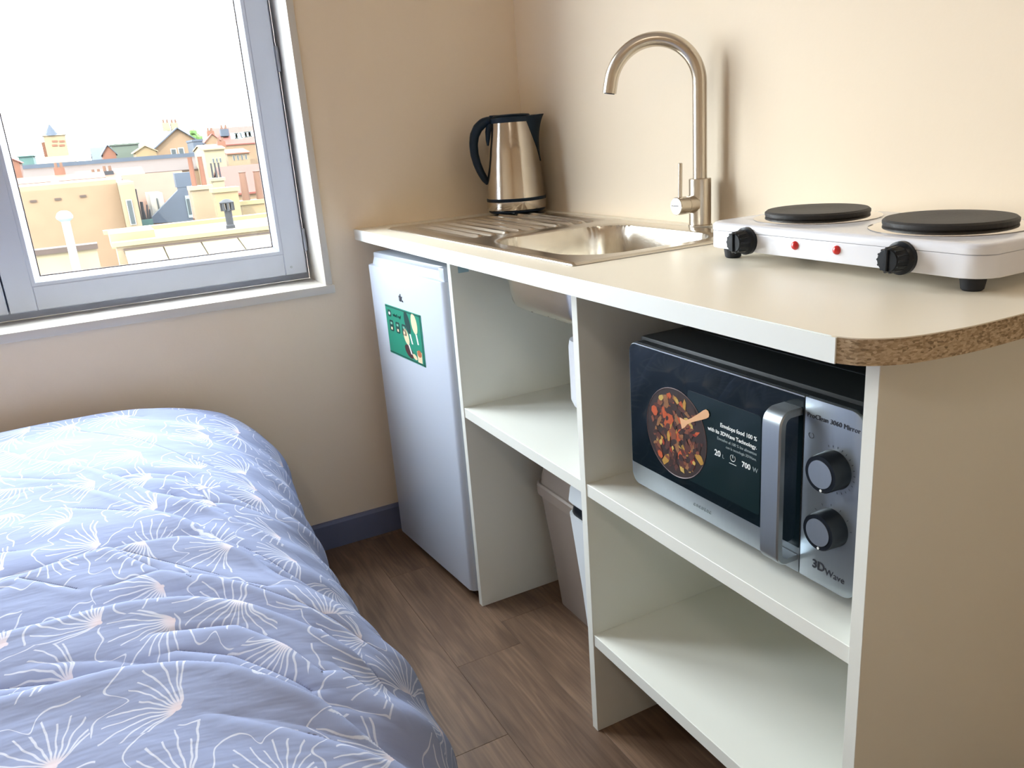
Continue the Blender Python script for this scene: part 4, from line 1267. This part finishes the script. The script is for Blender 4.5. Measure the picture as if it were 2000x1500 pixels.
def house(name, label, D, y0, y1, ze, zr, depth, axis, wallm, roofm, zb=GZ, wins=(), chim=(), over=0.25, group=None, cat='house', gable_m=None):
    """a house whose near facade stands at x = -D; ze eaves, zr ridge; axis 'y' ridge across the view, 'x' gable to the viewer"""
    xn, xf = -D, -D - depth
    root = thing(name, label, cat, ((xn + xf) / 2, (y0 + y1) / 2, zb), 0, group)
    bm = B()
    if axis == 'flat':
        add_box(bm, xf, xn, y0, y1, zb, ze)
        obj('wall', bm, O[wallm], root)
        bm = B()
        add_box(bm, xf - over, xn + over, y0 - over, y1 + over, ze, zr)
        obj('roof', bm, O[roofm], root)
    else:
        if axis == 'x':
            ym = (y0 + y1) / 2
            add_prism(bm, [(y0, zb), (y1, zb), (y1, ze), (ym, zr - 0.05), (y0, ze)], xf, xn, 'yz')
            obj('wall', bm, O[gable_m or wallm], root)
            th = max(0.15, (zr - ze) * 0.06)
            for a, sgn in ((y0, -1), (y1, 1)):
                sl = (zr - ze) / abs(ym - a)
                e_ = a + sgn * over
                pts_ = [(e_, ze - over * sl), (ym, zr), (ym, zr + th), (e_, ze - over * sl + th)]
                obj('roof', add_prism(B(), pts_, xf - over, xn + over, 'yz'), O[roofm], root)
        else:
            xm = (xn + xf) / 2
            add_prism(bm, [(xf, zb), (xn, zb), (xn, ze), (xm, zr - 0.05), (xf, ze)], y0, y1, 'xz')
            obj('wall', bm, O[wallm], root)
            th = max(0.15, (zr - ze) * 0.06)
            for a, sgn in ((xf, -1), (xn, 1)):
                sl = (zr - ze) / abs(xm - a)
                e_ = a + sgn * over
                pts_ = [(e_, ze - over * sl), (xm, zr), (xm, zr + th), (e_, ze - over * sl + th)]
                obj('roof', add_prism(B(), pts_, y0 - over * 0.5, y1 + over * 0.5, 'xz'), O[roofm], root)
    for (a, b, c, d) in wins: wall_window(root, xn, a, b, c, d)
    for (X_, yc, zc0, zc1, wd, cm) in chim:
        ch = box('chimney', X_ - wd / 2, X_ + wd / 2, yc - wd / 2, yc + wd / 2, zc0, zc1, O[cm], root)
        for s_ in (-1, 1):
            lathe('chimney_pot', [(wd * 0.16, 0), (wd * 0.13, wd * 0.5), (0, wd * 0.5)], O['tileroof'], ch, 10, (X_, yc + s_ * wd * 0.25, zc1))
    return root


def ya(u, v, D): return at(u, v, D).y
def za(u, v, D): return at(u, v, D).z


# big blank-walled house, nearest on the left
D = 50
house('terrace_house', 'pale orange house with a big blank rendered wall, nearest on the left', D, ya(-420, 372, D), ya(230.5, 362, 49) - 0.012, za(120, 368, D), za(120, 368, D) + 0.25, 9, 'flat', 'peach', 'peachlight',
      over=0.0)
bw = bpy.data.objects['terrace_house']
for (u, v) in ((65, 393), (113, 389), (162, 383)):
    p = at(u, v, D)
    box('wall_vent', -D - 0.02, -D + 0.06, p.y - 0.16, p.y + 0.16, p.z - 0.06, p.z + 0.06, O['brownroof'], bw)
p = at(105, 352, D + 3)
prism('roof_dormer', [(p.y - 0.9, p.z - 1.0), (p.y + 0.9, p.z - 1.0), (p.y, p.z + 0.1)], -D - 6, -D - 2.5, O['whitepaint'], bw, 'yz', smooth=False)
p0 = at(150, 340, D + 6)
# yellow-walled return with tall white window beside the blank wall
D = 49
house('side_wing', 'narrow yellow wing with one tall white window beside the blank wall', D, ya(230.5, 362, D), ya(262, 362, D), za(230, 362, D), za(230, 357, D), 6.5, 'flat', 'peachlight', 'cream',
      wins=[(ya(246, 395, D), ya(258, 395, D), za(252, 440, D), za(250, 390, D))], over=0.0)
# gabled house with shaded gable
D = 56
gh = house('gabled_house', 'peach house with long tiled roof, dormer and shaded gable end', D, ya(255, 380, D), ya(382, 380, D), za(300, 438, D), za(330, 343, D), 12, 'y', 'peachlight', 'tileroof', over=0.1)
dz = gh
p = at(296, 385, D - 1.2); p2 = at(318, 432, D - 1.2)
dm = box('dormer', -D - 2.5, -D + 1.2, p.y - 0.1, p2.y + 0.3, p2.z, p.z + 0.2, O['whitepaint'], gh)
box('dormer_window', -D + 1.15, -D + 1.28, p.y + 0.25, p2.y - 0.05, p.z - 0.95, p.z - 0.1, O['window'], dm)
box('dormer_door', -D + 1.15, -D + 1.28, p.y + 0.45, p2.y + 0.05, p2.z + 0.1, p.z - 1.25, O['teal'], dm)
# party wall and chimney: shade painted in as the dark blue slate colour
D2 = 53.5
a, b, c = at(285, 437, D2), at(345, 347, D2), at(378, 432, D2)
pw_ = thing('party_wall', 'gable wall stepping up to a chimney, its shade painted on in dark blue', 'wall', (-D2, b.y, a.z))
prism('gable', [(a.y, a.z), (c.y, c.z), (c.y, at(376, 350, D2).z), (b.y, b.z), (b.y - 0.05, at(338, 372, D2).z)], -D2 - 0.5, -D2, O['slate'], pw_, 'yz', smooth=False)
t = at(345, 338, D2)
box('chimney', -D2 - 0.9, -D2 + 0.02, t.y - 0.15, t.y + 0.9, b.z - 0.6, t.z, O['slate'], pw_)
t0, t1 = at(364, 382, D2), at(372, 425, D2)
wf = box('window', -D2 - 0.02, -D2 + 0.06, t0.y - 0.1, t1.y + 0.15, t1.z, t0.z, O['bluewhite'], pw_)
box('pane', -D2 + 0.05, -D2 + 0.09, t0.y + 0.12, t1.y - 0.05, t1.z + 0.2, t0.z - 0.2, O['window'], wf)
# roof terrace planters in front of the dormer
D = 52
pt = thing('planter_box', 'green planter with bare stems beside the dormer', 'planter', (-D, ya(278, 435, D), za(278, 441, D)))
p, p2 = at(275, 430, D), at(300, 438, D)
box('trough', -D - 0.5, -D, p.y, p2.y, p2.z - 0.1, p.z, O['teal'], pt)
rg = random.Random(5)
for i in range(7):
    yy = p.y + (p2.y - p.y) * (i + 0.5) / 7
    obj('stem', add_tube(B(), [(-D - 0.25, yy, p.z), (-D - 0.25, yy + rg.uniform(-0.1, 0.1), p.z + rg.uniform(0.4, 1.1) + (0.9 if i == 0 else 0))], 0.05, 5), O['darkmetal'], pt)


def stack(label, D, u0, u1, vt, vb, m='peachlight', pots=3, potm='brick', cap='cream', slim=False):
    a, b = at(u0, vb, D), at(u1, vt, D)
    r = thing('chimney_stack', label, 'chimney', (-D - 0.5, (a.y + b.y) / 2, GZ))
    y0_, y1_ = at(u0, (vt + vb) / 2, D).y, at(u1, (vt + vb) / 2, D).y
    box('shaft', -D - 1.0, -D, y0_, y1_, GZ, b.z, O[m], r)
    box('cap', -D - 1.1, -D + 0.1, y0_ - 0.1, y1_ + 0.1, b.z, b.z + 0.22, O[cap], r)
    for i in range(pots):
        yy = y0_ + (y1_ - y0_) * (i + 0.5) / pots
        w_ = (y1_ - y0_) / pots * 0.28
        lathe('pot', [(w_, 0), (w_ * 0.85, 1.0 if not slim else 1.5), (w_, 1.05 if not slim else 1.55), (0, 1.05 if not slim else 1.55)], O[potm], r, 12, (-D - 0.5, yy, b.z + 0.22))
    return r


stack('tall peach chimney stack with two red pots right of the gable', 47, 381, 420, 368, 450, 'peachlight', 2, 'brick', 'cream', True)
stack('low broad cream chimney stack behind the roof vent', 44, 424, 470, 372, 440, 'sand', 0, 'brick', 'coping')
stack('brick chimney stack with two tall terracotta pots, far right', 46, 474, 530, 395, 430, 'sand', 2, 'tileroof', 'coping', True)
stack('small cream chimney with three dark pots', 62, 418, 440, 352, 380, 'cream', 3, 'darkmetal', 'cream')
# red-roofed house on the right
D = 72
house('red_roof_house', 'house with a plain salmon red roof behind the terracotta pots', D, ya(448, 360, D), ya(860, 360, D), za(470, 378, D), za(490, 326, D), 11, 'y', 'peach', 'redroof')
# flat cream terraces, middle distance
D = 74
house('long_terrace', 'long low sand-coloured terrace roof behind the blank-walled house', D, ya(-420, 350, D), ya(205, 345, D), za(100, 358, D), za(100, 347, D), 5, 'y', 'sand', 'tileroof',
      chim=[(-D - 3, ya(118, 340, D + 3), za(118, 352, D + 3), za(118, 327, D + 3), 0.8, 'brick')], over=0.1)
D = 80
house('hipped_house', 'peach roofed house with yellow chimney left of the gabled house', D, ya(150, 345, D), ya(285, 345, D), za(220, 352, D), za(220, 333, D), 8, 'y', 'peachlight', 'tileroof',
      chim=[(-D - 1, ya(190, 345, D), za(190, 352, D), za(190, 341, D), 0.9, 'sand'), (-D - 2, ya(213, 340, D), za(213, 348, D), za(213, 334, D), 0.9, 'darkmetal')], over=0.1)
D = 68.5
house('white_parapet_house', 'low house with white roof edge in front of the brown roof', D, ya(200, 352, D), ya(335, 345, D), za(260, 352, D), za(260, 347, D), 4.5, 'flat', 'peachlight', 'whitepaint', over=0.1)
# long brown roof with slate ridge
D = 108
lr = house('long_brown_roof', 'very long brown roof with a dark blue ridge line', D, ya(42, 335, D), ya(400, 335, D), za(220, 345, D), za(220, 317, D), 12, 'y', 'peach', 'brownroof', over=0.1)
a, b = at(45, 329, D + 6), at(400, 305, D + 6)
box('ridge_capping', -D - 6.6, -D - 5.4, a.y, b.y, za(220, 318, D + 6) - 0.2, za(220, 318, D + 6) + 0.5, O['slate'], lr)
# church tower
D = 350
y0, y1 = ya(92, 300, D), ya(135, 300, D)
zt = za(112, 264, D)
tw = thing('church_tower', 'square stone church tower with pyramid roof and thin blue spire', 'tower', (-D - 5, (y0 + y1) / 2, GZ))
box('shaft', -D - 10, -D, y0, y1, GZ, zt, O['stone'], tw)
prism('buttress', [(y0 - 1.2, GZ), (y0, GZ), (y0, zt - 2), (y0 - 1.2, zt - 2)], -D - 8, -D - 4, O['brick'], tw, 'yz', smooth=False)
bm = B()
top = bm.verts.new((-D - 5, (y0 + y1) / 2, za(112, 255, D)))
cs = [bm.verts.new(v) for v in ((-D - 10.5, y0 - 0.5, zt), (-D + 0.5, y0 - 0.5, zt), (-D + 0.5, y1 + 0.5, zt), (-D - 10.5, y1 + 0.5, zt))]
for i in range(4): bm.faces.new((cs[i], cs[(i + 1) % 4], top))
bm.faces.new(cs)
obj('roof', bm, O['cream'], tw)
p = at(99, 262, D); p2 = at(98, 238, D)
lathe('spire', [(2.4, 0), (1.0, (p2.z - p.z) * 0.6), (0, p2.z - p.z)], O['slate'], tw, 8, (-D - 1.5, p.y + 0.2, p.z - 0.5), smooth=False)
for (u, v) in ((107, 276), (121, 276), (107, 284), (121, 284)):
    p = at(u, v, D); box('belfry_opening', -D - 0.1, -D + 0.15, p.y - 0.9, p.y + 0.9, p.z - 0.35, p.z + 0.35, O['brick'], tw)
house('church_nave', 'pale stone nave at the foot of the church tower', 330, ya(60, 320, 330), ya(150, 320, 330), za(110, 325, 330), za(110, 306, 330), 10, 'y', 'cream', 'stone', cat='church')
# skyline
house('teal_block', 'flat teal green block at the far left of the skyline', 165, ya(36, 310, 165), ya(65, 310, 165), za(50, 306, 165), za(50, 304, 165), 10, 'flat', 'teal', 'teal')
house('brick_house', 'small red brick house at the left edge of the pane', 150, ya(5, 320, 150), ya(38, 320, 150), za(20, 318, 150), za(20, 309, 150), 8, 'x', 'brick', 'redroof')
house('slate_house', 'blue slate-roofed house left of the grey green block', 170, ya(180, 300, 170), ya(208, 300, 170), za(195, 312, 170), za(195, 288, 170), 10, 'y', 'bluewhite', 'slate')
house('brick_gable_house', 'red brick gable against the grey green block', 146, ya(200, 300, 146), ya(226, 300, 146), za(212, 300, 146), za(212, 284, 146), 9, 'x', 'brick', 'slate')
house('grey_block', 'flat grey green block on the skyline left of the big gable', 158, ya(219, 295, 158), ya(273, 295, 158), za(246, 283, 158), za(246, 280, 158), 12, 'flat', 'greybox', 'greybox')
house('yellow_block', 'low yellow block between grey block and big gable', 132, ya(264, 295, 132), ya(305, 295, 132), za(285, 296, 132), za(285, 285, 132), 6, 'x', 'sand', 'stone')
D = 140
house('big_gable_house', 'tall peach gable house with dark slate roof on the skyline', D, ya(298, 280, D), ya(402, 280, D), za(350, 289, D), za(345, 251, D), 14, 'x', 'peach', 'slate', over=0.6,
      wins=[(ya(333, 295, D), ya(345, 295, D), za(340, 303, D), za(340, 290, D)), (ya(348, 295, D), ya(360, 295, D), za(354, 303, D), za(354, 288, D))],
      chim=[(-D - 4, ya(324, 245, D + 4), za(324, 256, D + 4), za(324, 240, D + 4), 1.1, 'stone'), (-D - 4, ya(340, 243, D + 4), za(340, 256, D + 4), za(340, 240, D + 4), 1.1, 'stone')])
house('slate_tower_house', 'narrow slate-clad dormer block beside the big gable', 125, ya(378, 285, 125), ya(397, 285, 125), za(388, 276, 125), za(388, 272, 125), 7, 'flat', 'slate', 'slate', over=0.1)
house('cream_villa', 'cream villa with dark windows under the big red roof', 100, ya(401, 310, 100), ya(441, 310, 100), za(420, 292, 100), za(420, 283, 100), 9, 'y', 'cream', 'peachlight',
      wins=[(ya(414 + 7 * i, 310, 100), ya(418 + 7 * i, 310, 100), za(418, 318, 100), za(418, 309, 100)) for i in range(3)],
      chim=[(-103, ya(432, 282, 103), za(432, 290, 103), za(432, 276, 103), 0.9, 'brick')])
house('cream_villa', 'cream villa with a row of dark windows at the right edge of the pane', 112, ya(446, 315, 112), ya(489, 315, 112), za(465, 300, 112), za(465, 292, 112), 9, 'y', 'peachlight', 'brick',
      wins=[(ya(455 + 8 * i, 310, 112), ya(459 + 8 * i, 310, 112), za(460, 313, 112), za(460, 303, 112)) for i in range(4)])
house('big_red_roof_house', 'large house with a broad red tiled roof on the right of the skyline', 215, ya(428, 270, 215), ya(900, 270, 215), za(470, 282, 215), za(470, 246, 215), 24, 'y', 'peach', 'redroof',
      chim=[(-220, ya(438, 258, 220), za(438, 266, 220), za(438, 252, 220), 2.0, 'slate')])
br = bpy.data.objects['big_red_roof_house']
for (u, v) in ((455, 266), (463, 266), (473, 264), (481, 263), (488, 262)):
    p = at(u, v, 211)
    wall_window(br, -209.0, p.y - 0.9, p.y + 0.9, p.z - 0.7, p.z + 0.7, 'whitepaint', 'bluewhite')
house('red_gable_house', 'small red roofed house left of the large red roof', 180, ya(402, 280, 180), ya(432, 280, 180), za(418, 276, 180), za(418, 262, 180), 9, 'x', 'peach', 'redroof',
      chim=[(-183, ya(411, 262, 183), za(411, 272, 183), za(411, 256, 183), 1.4, 'brick')])
# the one tree on the skyline
D = 175
p = at(374, 262, D)
tr = thing('tree', 'small green tree standing on the skyline right of the big gable', 'tree', (-D, p.y, GZ))
bm = B(); rg = random.Random(11)
for i in range(26):
    v = Vector((rg.gauss(0, 1), rg.gauss(0, 1), rg.gauss(0, 1))).normalized() * rg.uniform(0.3, 1.6)
    bmesh.ops.create_icosphere(bm, subdivisions=1, radius=rg.uniform(0.4, 0.8), matrix=Matrix.Translation((-D + v.x, p.y + v.y, p.z - 0.8 + v.z * 0.9)))
obj('crown', bm, O['leaf'], tr)
obj('trunk', add_tube(B(), [(-D, p.y, GZ), (-D, p.y, p.z - 1.5)], [0.3, 0.15], 8), O['brownroof'], tr)

# near flat roof: zinc sheets behind a tiled parapet, in front of the houses
D0, D1 = 9.0, 13.0
zr = -0.42
yL, yR = at(258, 500, 10).y, 5.5
nr = thing('flat_roof', 'pale zinc sheet roof behind a yellow coped parapet just below the window', 'roof', (-11, 2, GZ))
zf = za(400, 466, D1)
box('building_wall', -D1 - 0.8, -D0, yL, yR, GZ, zf - 0.9, O['peachlight'], nr)
step = 0.62
ns = int((yR - yL) / step)
for i in range(ns):
    a = yL + i * step
    bm = B()
    zn, zfar = zf - 0.85, zf - 0.05
    vs = [bm.verts.new(v) for v in ((-D0, a + 0.012, zn), (-D0, a + step - 0.012, zn), (-D1, a + step - 0.012, zfar), (-D1, a + 0.012, zfar), (-D0, a + 0.012, zn - 0.05), (-D0, a + step - 0.012, zn - 0.05), (-D1, a + step - 0.012, zfar - 0.05), (-D1, a + 0.012, zfar - 0.05))]
    for f_ in ((0, 1, 2, 3), (4, 7, 6, 5), (0, 4, 5, 1), (1, 5, 6, 2), (2, 6, 7, 3), (3, 7, 4, 0)): bm.faces.new([vs[i_] for i_ in f_])
    obj('roof_sheet', bm, O['zinc'], nr)
box('gutter', -D1 - 0.05, -D1, yL, yR, zf - 0.09, zf - 0.02, O['brownroof'], nr)
box('parapet', -D1 - 0.22, -D1 - 0.05, yL - 0.1, yR, zf - 0.9, zf + 0.03, O['peachlight'], nr)
box('coping', -D1 - 0.25, -D1 + 0.02, yL - 0.15, yR, zf + 0.03, zf + 0.10, O['coping'], nr)
zf2 = za(400, 436, 16)
nr2 = thing('flat_roof', 'pale gravel roof with a second yellow coping carrying the dark vent', 'roof', (-15, 2, GZ))
box('building_wall', -17.2, -13.8, yL + 0.1, yR + 1, GZ, zf2 - 0.08, O['peachlight'], nr2)
box('coping', -17.2, -16.9, yL - 0.2, yR + 1, zf2 - 0.08, zf2, O['coping'], nr2)
pc = thing('parapet_pier', 'square yellow capped pier at the corner of the flat roofs', 'pier', (-14, yL, GZ))
p = at(262, 440, 13.6)
box('pier', -14.4, -13.6, p.y - 0.35, p.y + 0.22, GZ, p.z - 0.35, O['cream'], pc)
box('cap', -14.5, -13.5, p.y - 0.42, p.y + 0.30, p.z - 0.35, p.z - 0.1, O['coping'], pc)
# dark roof vent
p = at(450, 440, 14.5); p2 = at(450, 394, 14.5)
vt = thing('roof_vent', 'dark grey roof vent with slotted cowl on the gravel roof', 'vent', (-14.5, p.y, p.z - 0.1))
lathe('vent_pipe', [(0.10, -0.35), (0.085, 0.0), (0.07, 0.02), (0.07, 0.30), (0, 0.30)], O['darkmetal'], vt, 16, (-14.5, p.y, p.z))
hh = p2.z - p.z
for i in range(8):
    a = 2 * PI * i / 8
    box('cowl_slat', -14.5 + 0.11 * math.cos(a) - 0.02, -14.5 + 0.11 * math.cos(a) + 0.02, p.y + 0.11 * math.sin(a) - 0.02, p.y + 0.11 * math.sin(a) + 0.02, p.z + 0.28, p.z + hh, O['darkmetal'], vt)
lathe('cowl_cap', [(0.13, hh - 0.02), (0.14, hh), (0.06, hh + 0.05), (0, hh + 0.06)], O['darkmetal'], vt, 16, (-14.5, p.y, p.z))
# white flue with domed cap
D = 11
p, p2, p3 = at(126, 424, D), at(150, 530, D), at(126, 411, D)
fp = thing('flue_pipe', 'white flue pipe with a domed cap before the blank wall', 'flue', (-D, p.y, p2.z - 0.8))
lathe('pipe', [(0.055, p2.z - p.z - 0.8), (0.055, -0.05), (0.07, 0.0), (0, 0.0)], O['whitepaint'], fp, 20, (-D, p.y, p.z))
lathe('dome_cap', [(0.06, -0.06), (0.105, -0.02), (0.110, 0.01), (0.085, 0.06), (0.045, 0.085), (0, 0.09)], O['bluewhite'], fp, 24, (-D, p.y, p.z))
yw = thing('yard_wall', 'low cream yard wall at the bottom of the window view', 'wall', (-20, -3, GZ))
p, p2 = at(20, 505, 30), at(190, 490, 30)
box('wall', -30.5, -30, p.y - 2, p2.y, GZ, p.z, O['cream'], yw)
box('coping', -30.6, -29.9, p.y - 2, p2.y + 0.05, p.z, p.z + 0.18, O['brownroof'], yw)
